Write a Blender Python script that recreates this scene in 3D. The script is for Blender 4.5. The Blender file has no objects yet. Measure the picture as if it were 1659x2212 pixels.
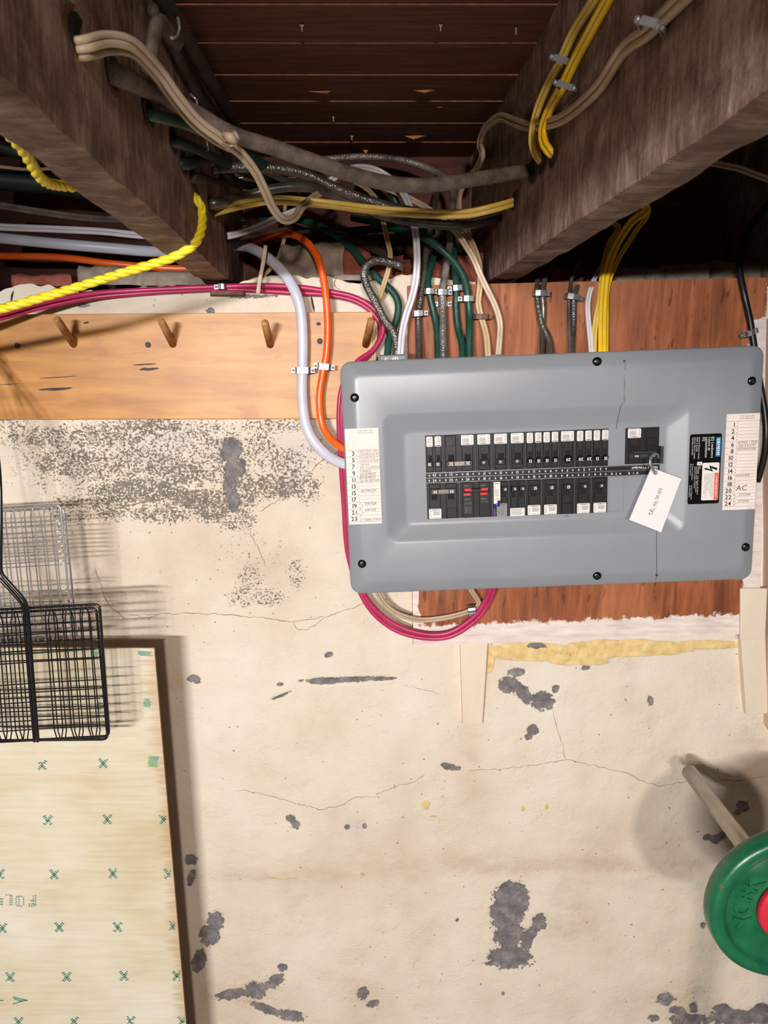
import bpy, math, random
import numpy as np
from mathutils import Vector, Matrix, noise as mnoise
random.seed(7)
SC = bpy.context.scene
COL = SC.collection
CZ = 1.55
# ------------------------------------------------------------------ camera, world, lights, exposure
FPX = 1540.0
PITCH = math.atan(281/FPX)
cd = bpy.data.cameras.new('camera'); cam = bpy.data.objects.new('camera', cd); COL.objects.link(cam)
cam.location = (0, -1.2, CZ); cam.rotation_euler = (math.pi/2-PITCH, 0, 0)
cd.sensor_fit = 'VERTICAL'; cd.sensor_height = 36; cd.lens = 36*FPX/2212; cd.clip_start = .01
cd.dof.use_dof = True; cd.dof.focus_distance = 1.12; cd.dof.aperture_fstop = 11
SC.camera = cam
wd = bpy.data.worlds.new('world'); SC.world = wd; wd.use_nodes = True
wd.node_tree.nodes['Background'].inputs[0].default_value = (1, .93, .88, 1)
wd.node_tree.nodes['Background'].inputs[1].default_value = .22
def area(name, loc, target, sx, sy, power, col):
    l = bpy.data.lights.new(name, 'AREA'); l.shape = 'RECTANGLE'; l.size = sx; l.size_y = sy; l.energy = power; l.color = col
    o = bpy.data.objects.new(name, l); COL.objects.link(o); o.location = loc
    o.rotation_euler = (Vector(target)-Vector(loc)).to_track_quat('-Z', 'Y').to_euler(); return o
area('tube_light', (-.74, -2.95, CZ+.12), (.1, 0, CZ-.3), .5, .05, 108, (1, .99, .985))
area('bulb_light', (.14, -2.9, CZ+.25), (.1, 0, CZ-.2), .14, .10, 46, (1, .88, .80))
SC.view_settings.view_transform = 'Standard'; SC.view_settings.look = 'None'
SC.view_settings.gamma = 1; SC.view_settings.use_curve_mapping = False
SC.view_settings.exposure = -0.50

# ------------------------------------------------------------------ geometry of measuring: photo pixel -> point in the room
CP, SP = math.cos(PITCH), math.sin(PITCH)
def ray(x, y):
    u = (x-829.5)/FPX; v = (1106-y)/FPX
    return u, CP+v*SP, -SP+v*CP
def W(x, y, d=0.):                      # on the plane d metres in front of the wall
    r = ray(x, y); t = (1.2-d)/r[1]
    return Vector((r[0]*t, -d, CZ+r[2]*t))
KJ = -.058; XL = -.179; XR = .2405      # joist faces: X = X0 + KJ * distance from camera plane
def J(x, y, X0, off):
    r = ray(x, y); t = (X0+off)/(r[0]-KJ*r[1])
    return Vector((r[0]*t, -1.2+r[1]*t, CZ+r[2]*t))
def L(x, y, off=0.): return J(x, y, XL, off)
def R(x, y, off=0.): return J(x, y, XR, -off)
def P(x, y, z):                         # on the horizontal plane z (relative to eye level)
    r = ray(x, y); t = z/r[2]
    return Vector((r[0]*t, -1.2+r[1]*t, CZ+z))
CAMP = Vector((0, -1.2, CZ))

# ------------------------------------------------------------------ materials
def lin(c):
    return tuple(((v/255)/12.92 if v/255 <= .04045 else ((v/255+.055)/1.055)**2.4) for v in c)+(1,)
class NT:
    def __init__(s, name):
        s.m = bpy.data.materials.new(name); s.m.use_nodes = True; s.t = s.m.node_tree; s.n = s.t.nodes
        s.b = s.n['Principled BSDF']
    def node(s, t, **k):
        n = s.n.new(t)
        for a, v in k.items(): setattr(n, a, v)
        return n
    def set(s, sock, v):
        if hasattr(v, 'is_output') or isinstance(v, bpy.types.NodeSocket): s.t.links.new(v, sock)
        else: sock.default_value = v
    def coord(s, scale=(1, 1, 1), kind='Object'):
        tc = s.node('ShaderNodeTexCoord'); mp = s.node('ShaderNodeMapping'); s.t.links.new(tc.outputs[kind], mp.inputs[0])
        mp.inputs['Scale'].default_value = scale; return mp.outputs[0]
    def noise(s, vec, scale, detail=4, rough=.55, dist=0):
        n = s.node('ShaderNodeTexNoise'); s.set(n.inputs['Vector'], vec); n.inputs['Scale'].default_value = scale
        n.inputs['Detail'].default_value = detail; n.inputs['Roughness'].default_value = rough; n.inputs['Distortion'].default_value = dist
        return n.outputs[0]
    def ramp(s, fac, stops, interp='LINEAR'):
        n = s.node('ShaderNodeValToRGB'); s.set(n.inputs[0], fac); n.color_ramp.interpolation = interp
        e = n.color_ramp.elements
        while len(e) < len(stops): e.new(.5)
        for i, (p, c) in enumerate(stops):
            e[i].position = p; e[i].color = c if len(c) == 4 else tuple(c)+(1,)
        return n.outputs[0]
    def mix(s, f, a, b, mode='MIX'):
        n = s.node('ShaderNodeMixRGB', blend_type=mode); s.set(n.inputs[0], f); s.set(n.inputs[1], a); s.set(n.inputs[2], b); return n.outputs[0]
    def math(s, op, a, b=0., clamp=False):
        n = s.node('ShaderNodeMath', operation=op, use_clamp=clamp); s.set(n.inputs[0], a); s.set(n.inputs[1], b); return n.outputs[0]
    def attr(s, name):
        return s.node('ShaderNodeAttribute', attribute_name=name).outputs['Fac']
    def bump(s, h, strength=.3, dist=.002, prev=None):
        n = s.node('ShaderNodeBump'); s.set(n.inputs['Height'], h); n.inputs['Strength'].default_value = strength; n.inputs['Distance'].default_value = dist
        if prev is not None: s.t.links.new(prev, n.inputs['Normal'])
        return n.outputs[0]
    def out(s, col, rough=.6, metal=0., nrm=None, spec=.5):
        s.set(s.b.inputs['Base Color'], col); s.set(s.b.inputs['Roughness'], rough); s.b.inputs['Metallic'].default_value = metal
        s.b.inputs['Specular IOR Level'].default_value = spec
        if nrm is not None: s.t.links.new(nrm, s.b.inputs['Normal'])
        return s.m
BW = ((0, (0, 0, 0, 1)), (1, (1, 1, 1, 1)))
def step(n, v, lo, hi): return n.ramp(v, ((lo, (0, 0, 0, 1)), (hi, (1, 1, 1, 1))))
def simple(name, c1, c2=None, scale=40, rough=.5, metal=0., bump=0., bscale=200, spec=.5, stretch=(1, 1, 1), bd=.001):
    n = NT(name); co = n.coord(stretch)
    col = lin(c1) if c2 is None else n.ramp(n.noise(co, scale, 4), ((.35, lin(c1)), (.65, lin(c2))))
    nr = n.bump(n.noise(co, bscale, 3), bump, bd) if bump else None
    return n.out(col, rough, metal, nr, spec)

def wood(name, dark, mid, light, axis, rough=.65, scale=9., streak=14., bump=.3, fine=None, spec=.3):
    n = NT(name); st = [streak]*3; st[axis] = 1.; co = n.coord(tuple(st))
    co1 = n.coord((1, 1, 1))
    a = n.noise(co, scale, 6, .6, .3); b = n.noise(co1, 6, 3)
    col = n.ramp(n.math('ADD', n.math('MULTIPLY', a, .75), n.math('MULTIPLY', b, .25)), ((.36, lin(dark)), (.5, lin(mid)), (.64, lin(light))))
    nr = n.bump(a, bump, .002)
    return n.out(col, rough, 0, nr, spec)
M = {}
def joistmat():
    n = NT('joist_wood'); a = n.noise(n.coord((1, 1.6, 1)), 17, 7, .66, .4); b = n.noise(n.coord((6, 1, 6)), 7, 6, .6); c = n.noise(n.coord((1, 8, 1)), 20, 5, .62)
    v = n.math('ADD', n.math('MULTIPLY', a, .55), n.math('ADD', n.math('MULTIPLY', b, .2), n.math('MULTIPLY', c, .25)))
    col = n.ramp(v, ((.38, lin((84, 64, 54))), (.5, lin((128, 104, 92))), (.60, lin((166, 142, 128)))))
    p = n.noise(n.coord((1, .6, 1)), 34, 5, .7); col = n.mix(n.math('MULTIPLY', step(n, p, .62, .70), .5), col, lin((176, 142, 122)))
    return n.out(col, .8, 0, n.bump(n.math('ADD', v, n.math('MULTIPLY', p, .5)), 1., .006), .25)
M['joist'] = joistmat()
M['rim'] = wood('rim_wood', (60, 34, 30), (88, 50, 42), (110, 66, 54), 0, .7, 5, 9, .4)
def plank_mat():
    n = NT('plank_wood'); co = n.coord((1, 16, 16)); a = n.noise(co, 7, 6, .6, .4)
    col = n.ramp(a, ((.3, lin((86, 56, 44))), (.5, lin((104, 70, 56))), (.7, lin((122, 84, 68)))))
    return n.out(col, .62, 0, n.bump(a, .35, .001), .3)
M['plank'] = plank_mat()
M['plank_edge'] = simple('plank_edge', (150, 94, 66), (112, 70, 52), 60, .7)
M['splinter'] = simple('splinter_wood', (205, 140, 96), (170, 104, 70), 80, .7)
def pine():
    n = NT('pine_board'); co = n.coord((1, 12, 9)); a = n.noise(co, 4.5, 5, .6, .6); b = n.noise(n.coord((1, 1, 1)), 5, 4)
    col = n.ramp(n.math('ADD', n.math('MULTIPLY', a, .5), n.math('MULTIPLY', b, .5)), ((.36, lin((160, 102, 44))), (.5, lin((192, 134, 66))), (.62, lin((208, 154, 84)))))
    r = n.noise(n.coord((1, 1, 2.2)), 13, 5, .6, .8)
    col = n.mix(n.math('MULTIPLY', step(n, r, .58, .68), .38), col, lin((162, 88, 48)))
    w = n.noise(n.coord((1, 8, 26)), 3, 6, .6, .5)
    col = n.mix(n.math('MULTIPLY', step(n, w, .60, .66), .22), col, lin((150, 92, 50)))
    return n.out(col, .42, 0, n.bump(a, .12, .001), .45)
M['pine'] = pine()
M['peg'] = wood('peg_wood', (140, 96, 56), (172, 124, 78), (196, 146, 98), 1, .6)
def backing():
    n = NT('backing_plywood'); a = n.noise(n.coord((9, 9, .8)), 8, 6, .6, .8); b = n.noise(n.coord((1, 1, .5)), 9, 5, .6)
    v = n.math('ADD', n.math('MULTIPLY', a, .55), n.math('MULTIPLY', b, .45))
    col = n.ramp(v, ((.36, lin((104, 54, 30))), (.5, lin((148, 84, 50))), (.62, lin((176, 108, 70)))))
    k = n.noise(n.coord((4, 4, 1)), 26, 2, .5); col = n.mix(n.math('MULTIPLY', step(n, k, .63, .67), .65), col, lin((78, 38, 26)))
    k2 = n.noise(n.coord((1, 1, .6)), 5, 3, .5); col = n.mix(n.math('MULTIPLY', step(n, k2, .45, .65), .35), col, lin((190, 126, 86)))
    wash = n.attr('edge'); rg = n.noise(n.coord((1, 1, 1)), 55, 5, .65)
    f = step(n, n.math('ADD', wash, n.math('MULTIPLY', n.math('SUBTRACT', rg, .5), .55)), .49, .54)
    pc = n.ramp(n.noise(n.coord((1, 1, 5)), 20, 4), ((.3, lin((205, 188, 182))), (.7, lin((236, 224, 214)))))
    col = n.mix(f, col, pc)
    return n.out(col, .6, 0, n.bump(a, .25, .001), .35)
M['backing'] = backing()
def sheet():
    n = NT('sheet_plywood'); a = n.noise(n.coord((.8, 1, 14)), 9, 6, .65, .5); b = n.noise(n.coord((1, 1, 1.6)), 3.6, 4, .55)
    c = n.noise(n.coord((1, 1, 40)), 14, 5, .7)
    v = n.math('ADD', n.math('MULTIPLY', a, .3), n.math('MULTIPLY', b, .7))
    col = n.ramp(v, ((.38, lin((200, 184, 150))), (.5, lin((211, 202, 178))), (.62, lin((220, 213, 196)))))
    col = n.mix(n.math('MULTIPLY', step(n, c, .60, .72), .35), col, lin((184, 150, 108)))
    e = n.attr('edge'); col = n.mix(n.math('MULTIPLY', step(n, n.math('ADD', e, n.math('MULTIPLY', n.math('SUBTRACT', a, .5), 1.2)), .5, .75), .55), col, lin((176, 134, 84)))
    return n.out(col, .6, 0, n.bump(c, .25, .0006), .3)
M['sheet'] = sheet()
M['sheet_edge'] = simple('sheet_edge', (150, 112, 70), (120, 86, 54), 90, .8)
M['green_ink'] = simple('green_ink', (42, 118, 98), (70, 140, 118), 120, .7)
M['teal_ink'] = simple('teal_ink', (60, 140, 150), (130, 170, 110), 50, .7)

def wallmat():
    n = NT('cream_plaster'); co = n.coord()
    big = n.noise(co, 2.2, 4, .5); mid = n.noise(co, 9, 5, .6)
    col = n.ramp(n.math('ADD', n.math('MULTIPLY', big, .6), n.math('MULTIPLY', mid, .4)), ((.36, lin((208, 192, 172))), (.5, lin((221, 208, 189))), (.64, lin((225, 217, 202)))))
    st = n.attr('stain'); sn = n.noise(n.coord((1, 1, 2)), 14, 5, .65)
    col = n.mix(n.math('MULTIPLY', n.math('MULTIPLY', st, step(n, sn, .3, .62)), .55), col, lin((178, 148, 124)))
    ye = n.attr('yellow'); f = step(n, n.math('ADD', ye, n.math('MULTIPLY', n.math('SUBTRACT', n.noise(n.coord((1, 1, 5)), 30, 5, .7), .5), .9)), .48, .58)
    col = n.mix(n.math('MULTIPLY', f, .85), col, n.ramp(n.noise(co, 60, 3), ((.35, lin((206, 170, 92))), (.65, lin((232, 206, 138))))))
    # bare grey smooth render under flaked paint
    bl = n.attr('bloom'); col = n.mix(n.math('MULTIPLY', bl, n.ramp(n.noise(co, 40, 5, .7), ((.3, (.2, .2, .2, 1)), (.6, (.8, .8, .8, 1))))), col, lin((196, 188, 186)))
    mo = n.attr('mold'); f1 = n.noise(n.coord((1, 1, 1.2)), 230, 3, .65); f2 = n.noise(co, 70, 3, .6)
    sp = n.math('ADD', n.math('MULTIPLY', f1, .72), n.math('MULTIPLY', f2, .28))
    thr = n.math('SUBTRACT', sp, n.math('MULTIPLY', n.math('SUBTRACT', 1., mo), .32))
    mk = step(n, thr, .485, .515)
    col = n.mix(n.math('MULTIPLY', mk, .92), col, n.ramp(n.noise(co, 90, 3), ((.35, lin((86, 80, 72))), (.65, lin((124, 116, 106))))))
    pin = n.noise(co, 130, 1, .4); pk = step(n, pin, .76, .78)
    col = n.mix(n.math('MULTIPLY', pk, .75), col, lin((92, 76, 64)))
    ch = n.attr('chip'); cn = n.noise(co, 95, 5, .65)
    cv = n.math('ADD', ch, n.math('MULTIPLY', n.math('SUBTRACT', cn, .5), .9))
    ck = step(n, cv, .49, .52)
    cg = n.ramp(n.noise(co, 45, 6, .7), ((.3, lin((88, 84, 86))), (.5, lin((120, 115, 116))), (.72, lin((160, 152, 148)))))
    halo = step(n, cv, .36, .48); col = n.mix(n.math('MULTIPLY', halo, .3), col, lin((186, 168, 150)))
    col = n.mix(ck, col, cg)
    h = n.math('ADD', n.math('MULTIPLY', n.noise(co, 28, 5, .6), 1.), n.math('MULTIPLY', n.noise(n.coord((1, 1, 2.4)), 120, 4, .6), .35))
    h = n.math('SUBTRACT', h, n.math('MULTIPLY', ck, 1.3)); h = n.math('ADD', h, n.math('MULTIPLY', step(n, n.noise(co, 16, 6, .7), .52, .6), .22)); h = n.math('SUBTRACT', h, n.math('MULTIPLY', mk, .15)); h = n.math('SUBTRACT', h, n.math('MULTIPLY', pk, .4))
    h = n.math('ADD', h, n.math('MULTIPLY', f, .25))
    return n.out(col, .7, 0, n.bump(h, .8, .0034), .35)
M['wall'] = wallmat()
M['crack'] = simple('crack_dark', (118, 98, 80), (146, 124, 104), 60, .9)
M['crack_wide'] = simple('crack_black', (40, 34, 30), (66, 56, 50), 60, .9)
M['plaster'] = simple('plain_plaster', (214, 200, 178), (224, 212, 192), 8, .7, bump=.4, bscale=40, bd=.002)
M['trimpaint'] = simple('cream_trim_paint', (216, 200, 178), (226, 212, 192), 14, .5, bump=.3, bscale=60, stretch=(1, 1, .3))
M['pinkpaint'] = simple('pinkish_trim_paint', (208, 178, 156), (218, 192, 170), 14, .5, bump=.3, bscale=60, stretch=(1, 1, .3))
M['stone'] = simple('rubble_stone', (128, 112, 98), (166, 152, 136), 26, .9, bump=.9, bscale=70, bd=.004)
M['brick'] = simple('old_brick', (128, 62, 48), (156, 90, 70), 30, .9, bump=.8, bscale=90, bd=.003)
M['sidewall'] = simple('dim_wall', (104, 92, 82), (118, 106, 94), 5, .8)
M['concrete'] = simple('floor_concrete', (120, 116, 110), (140, 134, 126), 8, .8, bump=.3)
M['panel'] = simple('grey_enamel', (136, 140, 146), (140, 144, 150), 10, .34, bump=.05, bscale=500, spec=.5, bd=.0005)
M['panel_dark'] = simple('panel_dark_seam', (48, 50, 54), rough=.6)  # dark grey of the cover seams and the rack's nail heads
M['panel_box'] = simple('grey_box', (104, 108, 114), rough=.45)
M['zinc'] = simple('zinc_steel', (128, 129, 132), (160, 161, 165), 60, .4, .8)
M['blackplastic'] = simple('black_plastic', (24, 24, 26), (30, 30, 33), 60, .42, spec=.35)
M['blackgloss'] = simple('black_gloss', (14, 14, 15), rough=.2)
M['slot'] = simple('slot_black', (5, 5, 6), rough=.8)
M['midplastic'] = simple('dark_grey_plastic', (52, 52, 56), rough=.4)
M['white_ink'] = simple('white_ink', (225, 225, 228), rough=.5)
M['grey_ink'] = simple('grey_ink', (140, 138, 138), rough=.6)
M['dark_ink'] = simple('dark_ink', (52, 48, 48), rough=.6)
M['pencil'] = simple('pencil_ink', (84, 76, 74), rough=.6)
M['rule_ink'] = simple('rule_ink', (112, 102, 96), rough=.6)
M['paper'] = simple('directory_paper', (228, 214, 206), (234, 222, 214), 30, .6)
M['sticker'] = simple('white_sticker', (226, 220, 216), rough=.5)
M['tagcard'] = simple('tag_card', (236, 228, 226), rough=.45)
M['teal'] = simple('teal_print', (30, 132, 168), rough=.4)
M['redprint'] = simple('orange_red_print', (226, 88, 58), rough=.4)
M['red'] = simple('red_toggle', (214, 42, 48), rough=.35)
M['blue'] = simple('blue_button', (36, 48, 190), rough=.35)
M['purple'] = simple('purple_mark', (96, 46, 140), rough=.4)
M['cream_cable'] = simple('cream_cable', (206, 184, 156), (222, 204, 180), 30, .42)
M['beige_cable'] = simple('aged_beige_cable', (176, 152, 126), (196, 172, 144), 30, .45)
M['tan_cable'] = simple('tan_cable', (196, 166, 122), (214, 188, 146), 30, .42)
M['white_cable'] = simple('white_cable', (218, 214, 222), (228, 226, 232), 30, .35)
M['bluewhite_cable'] = simple('pale_grey_cable', (196, 198, 212), (208, 210, 222), 20, .35)
M['yellow_cable'] = simple('yellow_cable', (236, 190, 20), (246, 204, 44), 30, .36)
M['paleyellow_cable'] = simple('pale_yellow_cable', (222, 188, 84), (232, 202, 108), 30, .4)
M['orange_cable'] = simple('orange_cable', (238, 92, 18), (246, 106, 30), 30, .33)
M['pink_cable'] = simple('pink_cable', (172, 34, 82), (186, 46, 94), 30, .36)
M['groove'] = simple('cable_groove', (96, 84, 76), rough=.7)
M['rope'] = simple('yellow_rope', (246, 220, 24), (250, 232, 70), 60, .4, bump=.4, bscale=400)
M['grey_cloth'] = simple('grey_cloth_cable', (84, 74, 67), (122, 110, 100), 55, .62, bump=1., bscale=320)
def bx(name, c1, c2, rough, sc, bs=.55):
    n = NT(name); co = n.coord(); v = n.node('ShaderNodeTexVoronoi'); n.set(v.inputs['Vector'], co); v.inputs['Scale'].default_value = sc
    col = n.ramp(n.noise(co, 30, 3), ((.35, lin(c1)), (.65, lin(c2))))
    return n.out(col, rough, .25, n.bump(v.outputs[0], bs, .001), .8)
M['black_cloth'] = bx('lacquered_black_cable', (58, 54, 50), (96, 90, 84), .3, 420)
M['braid'] = bx('metal_braid_cable', (96, 90, 84), (150, 144, 138), .28, 520)
M['smoothblack'] = simple('smooth_dark_cable', (62, 58, 54), (104, 98, 92), 30, .28, .2, bump=.2, bscale=200, spec=.8)
M['green_cable'] = simple('dark_green_cable', (18, 58, 48), (28, 78, 64), 50, .42, bump=.3, bscale=300)
M['deepgreen'] = simple('deep_green_cable', (16, 42, 36), (22, 52, 44), 50, .5, bump=.3, bscale=300)
M['dusty_dark'] = simple('dusty_dark_cable', (54, 46, 42), (80, 70, 62), 40, .7, bump=.6, bscale=300)
M['black_rubber'] = simple('black_rubber', (20, 20, 21), rough=.4)
M['rusty'] = simple('rusty_nail', (92, 62, 50), (120, 90, 76), 80, .6, .4)
M['clip'] = simple('grey_clip', (140, 144, 150), (164, 168, 172), 40, .4, .5)
M['chrome'] = simple('chrome_wire', (206, 206, 210), rough=.22, metal=.75, spec=.9)
M['blackwire'] = simple('black_nonstick_wire', (14, 14, 17), rough=.25, spec=.7)
M['steel'] = simple('brushed_bar_steel', (150, 144, 138), (176, 170, 164), 14, .25, 1., bump=.1, bscale=200)
def greeniron():
    n = NT('green_painted_iron'); co = n.coord(); a = n.noise(co, 30, 5, .6)
    col = n.ramp(a, ((.35, lin((16, 88, 58))), (.65, lin((26, 106, 70)))))
    w = n.math('MULTIPLY', n.attr('wear'), 1.)
    f = step(n, n.math('ADD', w, n.math('MULTIPLY', n.math('SUBTRACT', n.noise(co, 60, 5, .7), .5), .9)), .52, .6)
    col = n.mix(n.math('MULTIPLY', f, .8), col, n.ramp(n.noise(co, 90, 3), ((.4, lin((104, 70, 50))), (.6, lin((150, 140, 130))))))
    return n.out(col, .33, 0, n.bump(n.noise(co, 60, 4), .25, .002), .6)
M['greeniron'] = greeniron()
M['redcap'] = simple('red_hub', (190, 26, 46), (200, 40, 58), 40, .5)

# ------------------------------------------------------------------ mesh helpers
class MB:
    def __init__(s): s.v = []; s.f = []; s.mi = []
    def add(s, vs, fs, mi=0):
        o = len(s.v); s.v += [tuple(v) for v in vs]; s.f += [tuple(i+o for i in f) for f in fs]; s.mi += [mi]*len(fs); return s
    def box(s, x0, x1, y0, y1, z0, z1, mi=0, mat=None):
        vs = [(x, y, z) for x in (x0, x1) for y in (y0, y1) for z in (z0, z1)]
        if mat is not None: vs = [mat @ Vector(v) for v in vs]
        return s.add(vs, [(0, 1, 3, 2), (4, 6, 7, 5), (0, 4, 5, 1), (2, 3, 7, 6), (0, 2, 6, 4), (1, 5, 7, 3)], mi)
    def bbox(s, x0, x1, y0, y1, z0, z1, b, mi=0, mat=None):      # box whose front (-y) face is chamfered
        b = min(b, (x1-x0)*.4, (z1-z0)*.4, (y1-y0)*.9)
        vs = []
        for (yy, i) in ((y1, 0), (y0+b, 0), (y0, b)):
            vs += [(x0+i, yy, z0+i), (x1-i, yy, z0+i), (x1-i, yy, z1-i), (x0+i, yy, z1-i)]
        if mat is not None: vs = [mat @ Vector(v) for v in vs]
        fs = [(0, 1, 2, 3)[::-1] if False else (3, 2, 1, 0), (8, 9, 10, 11)]
        for k in (0, 4):
            for j in range(4): fs.append((k+j, k+(j+1) % 4, k+4+(j+1) % 4, k+4+j))
        return s.add(vs, fs, mi)
    def prism(s, poly, y0, y1, mi=0):                            # poly in (x,z), front y0 < back y1
        n = len(poly); vs = [(p[0], y0, p[1]) for p in poly]+[(p[0], y1, p[1]) for p in poly]
        fs = [tuple(range(n)), tuple(range(2*n-1, n-1, -1))]+[(i, n+i, n+(i+1) % n, (i+1) % n) for i in range(n)]
        return s.add(vs, fs, mi)
    def tube(s, pts, r, n=8, cap=True, mi=0):
        pts = [Vector(p) for p in pts]; rr = r if isinstance(r, (list, tuple)) else [r]*len(pts); nv = []; prev = None
        for i, p in enumerate(pts):
            t = (pts[min(i+1, len(pts)-1)]-pts[max(i-1, 0)]).normalized()
            if prev is None:
                a = Vector((0, 0, 1)) if abs(t.z) < .9 else Vector((1, 0, 0)); prev = (a-t*a.dot(t)).normalized()
            prev = (prev-t*prev.dot(t)).normalized(); b = t.cross(prev)
            for k in range(n):
                an = 2*math.pi*k/n; nv.append(p+(prev*math.cos(an)+b*math.sin(an))*rr[i])
        m = len(pts); fs = [(i*n+k, i*n+(k+1) % n, (i+1)*n+(k+1) % n, (i+1)*n+k) for i in range(m-1) for k in range(n)]
        if cap: fs += [tuple(range(n-1, -1, -1)), tuple((m-1)*n+k for k in range(n))]
        return s.add(nv, fs, mi)
    def build(s, name, mats, parent=None, smooth=False, origin=None, bevel=0):
        me = bpy.data.meshes.new(name)
        o0 = Vector(origin) if origin is not None else Vector((0, 0, 0))
        me.from_pydata([tuple(Vector(v)-o0) for v in s.v], [], s.f)
        if not isinstance(mats, (list, tuple)): mats = [mats]
        for m in mats: me.materials.append(M[m] if isinstance(m, str) else m)
        if len(mats) > 1: me.polygons.foreach_set('material_index', s.mi)
        if smooth: me.polygons.foreach_set('use_smooth', [True]*len(me.polygons))
        me.update()
        o = bpy.data.objects.new(name, me); COL.objects.link(o)
        if origin is not None: o.location = o0
        if parent is not None: o.parent = parent
        if bevel:
            b = o.modifiers.new('bevel', 'BEVEL'); b.width = bevel; b.segments = 2; b.limit_method = 'ANGLE'
        return o
GRP = {'cable': 'electrical cables around the panel and joists', 'clamp': 'metal clamps holding the cables', 'clip': 'grey clips on the right joist', 'staple': 'wire staples at the left joist', 'grill basket': 'wire grill baskets at the left', 'nail': 'rusty nails sticking out of the left joist', 'cable tie': 'white cable ties', 'connector': 'cable connectors on top of the panel'}
def tag(o, label=None, cat=None, group=None, kind=None):
    group = group or GRP.get(cat)
    if label: o['label'] = label
    if cat: o['category'] = cat
    if group: o['group'] = group
    if kind: o['kind'] = kind
    return o
def empty(name, loc, label=None, cat=None, group=None, rot=None, kind=None):
    o = bpy.data.objects.new(name, None); COL.objects.link(o); o.location = loc; o.empty_display_size = .05
    if rot: o.rotation_euler = rot
    return tag(o, label, cat, group, kind)
def spline(pts, seg=.007, closed=False):
    pts = [Vector(p) for p in pts]; out = []
    ext = [pts[0]*2-pts[1]]+pts+[pts[-1]*2-pts[-2]]
    for i in range(1, len(ext)-2):
        p0, p1, p2, p3 = ext[i-1:i+3]
        # centripetal-ish Catmull-Rom
        n = max(2, int((p2-p1).length/seg))
        t1 = (p2-p0)*.5; t2 = (p3-p1)*.5
        l = (p2-p1).length
        if t1.length > l*1.2: t1 = t1.normalized()*l*1.2
        if t2.length > l*1.2: t2 = t2.normalized()*l*1.2
        for k in range(n):
            t = k/n; a = 2*t**3-3*t**2+1; b = t**3-2*t**2+t; c = -2*t**3+3*t**2; d = t**3-t**2
            out.append(p1*a+t1*b+p2*c+t2*d)
    out.append(pts[-1]); return out
def sweep(pts, w, t, prof='round', ref=None, seg=.007):
    c = spline(pts, seg); mb = MB(); N = 12 if prof == 'round' else 16
    if prof == 'round': ring = [(math.cos(2*math.pi*k/N)*w/2, math.sin(2*math.pi*k/N)*t/2) for k in range(N)]
    else:
        ring = []
        g = w*.045
        top = [(-w/2, 0), (-w*.44, t*.36), (-w*.28, t*.5), (-g*2, t*.42), (-g*.6, t*.2), (g*.6, t*.2), (g*2, t*.42), (w*.28, t*.5), (w*.44, t*.36)]
        ring = top+[(-x, -y) for x, y in top]; N = len(ring)
    vs = []; prev = None
    for i, p in enumerate(c):
        tg = (c[min(i+1, len(c)-1)]-c[max(i-1, 0)]).normalized()
        r = Vector(ref) if ref is not None else (CAMP-p).normalized()
        nn = r-tg*r.dot(tg)
        if nn.length < .15 and prev is not None: nn = prev-tg*prev.dot(tg)
        nn.normalize()
        if prev is not None: nn = (prev*.6+nn*.4); nn = (nn-tg*nn.dot(tg)).normalized()
        prev = nn; wd_ = tg.cross(nn)
        for a, b in ring: vs.append(p+wd_*a+nn*b)
    m = len(c); fs = [(i*N+k, i*N+(k+1) % N, (i+1)*N+(k+1) % N, (i+1)*N+k) for i in range(m-1) for k in range(N)]
    fs += [tuple(range(N-1, -1, -1)), tuple((m-1)*N+k for k in range(N))]
    mi = []
    if prof != 'round':
        for i in range(m-1):
            for k in range(N): mi.append(1 if k in (4,) or k == 13 else 0)
        mi += [0, 0]
        mb.v = vs; mb.f = fs; mb.mi = mi
    else: mb.add(vs, fs)
    return mb
def V(spec):
    if isinstance(spec, Vector): return spec
    return W(*spec)
def cable(label, mat, w, t, pts, prof='round', ref=None, name='cable', groove='groove', cat='cable', group=None, seg=.007):
    pts = [V(p) for p in pts]
    mb = sweep(pts, w, t, prof, ref, seg)
    o = mb.build(name, [mat, groove] if prof != 'round' else mat, None, True, origin=pts[0])
    return tag(o, label, cat, group)

# ------------------------------------------------------------------ lettering: glyph meshes laid out by hand
GL = {}
def glyphs():
    chars = sorted(set('0123456789ABCDEFGHIJKLMNOPQRSTUVWXYZabcdefghijklmnopqrstuvwxyz/()+-.é!&|'))
    for bold in (0, 1):
        obs = []
        for ch in chars:
            cu = bpy.data.curves.new('g', 'FONT'); cu.body = ch; cu.size = 1; cu.resolution_u = 2; cu.offset = .022 if bold else 0
            o = bpy.data.objects.new('g', cu); COL.objects.link(o); obs.append((ch, o, cu))
        dg = bpy.context.evaluated_depsgraph_get()
        for ch, o, cu in obs:
            me = o.evaluated_get(dg).to_mesh(); v = [(a.co.x, a.co.y) for a in me.vertices]; f = [tuple(p.vertices) for p in me.polygons]
            x1 = max([a[0] for a in v] or [.3]); GL[(ch, bold)] = (v, f, x1)
            o.evaluated_get(dg).to_mesh_clear()
        for ch, o, cu in obs: bpy.data.objects.remove(o); bpy.data.curves.remove(cu)
glyphs()
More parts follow.
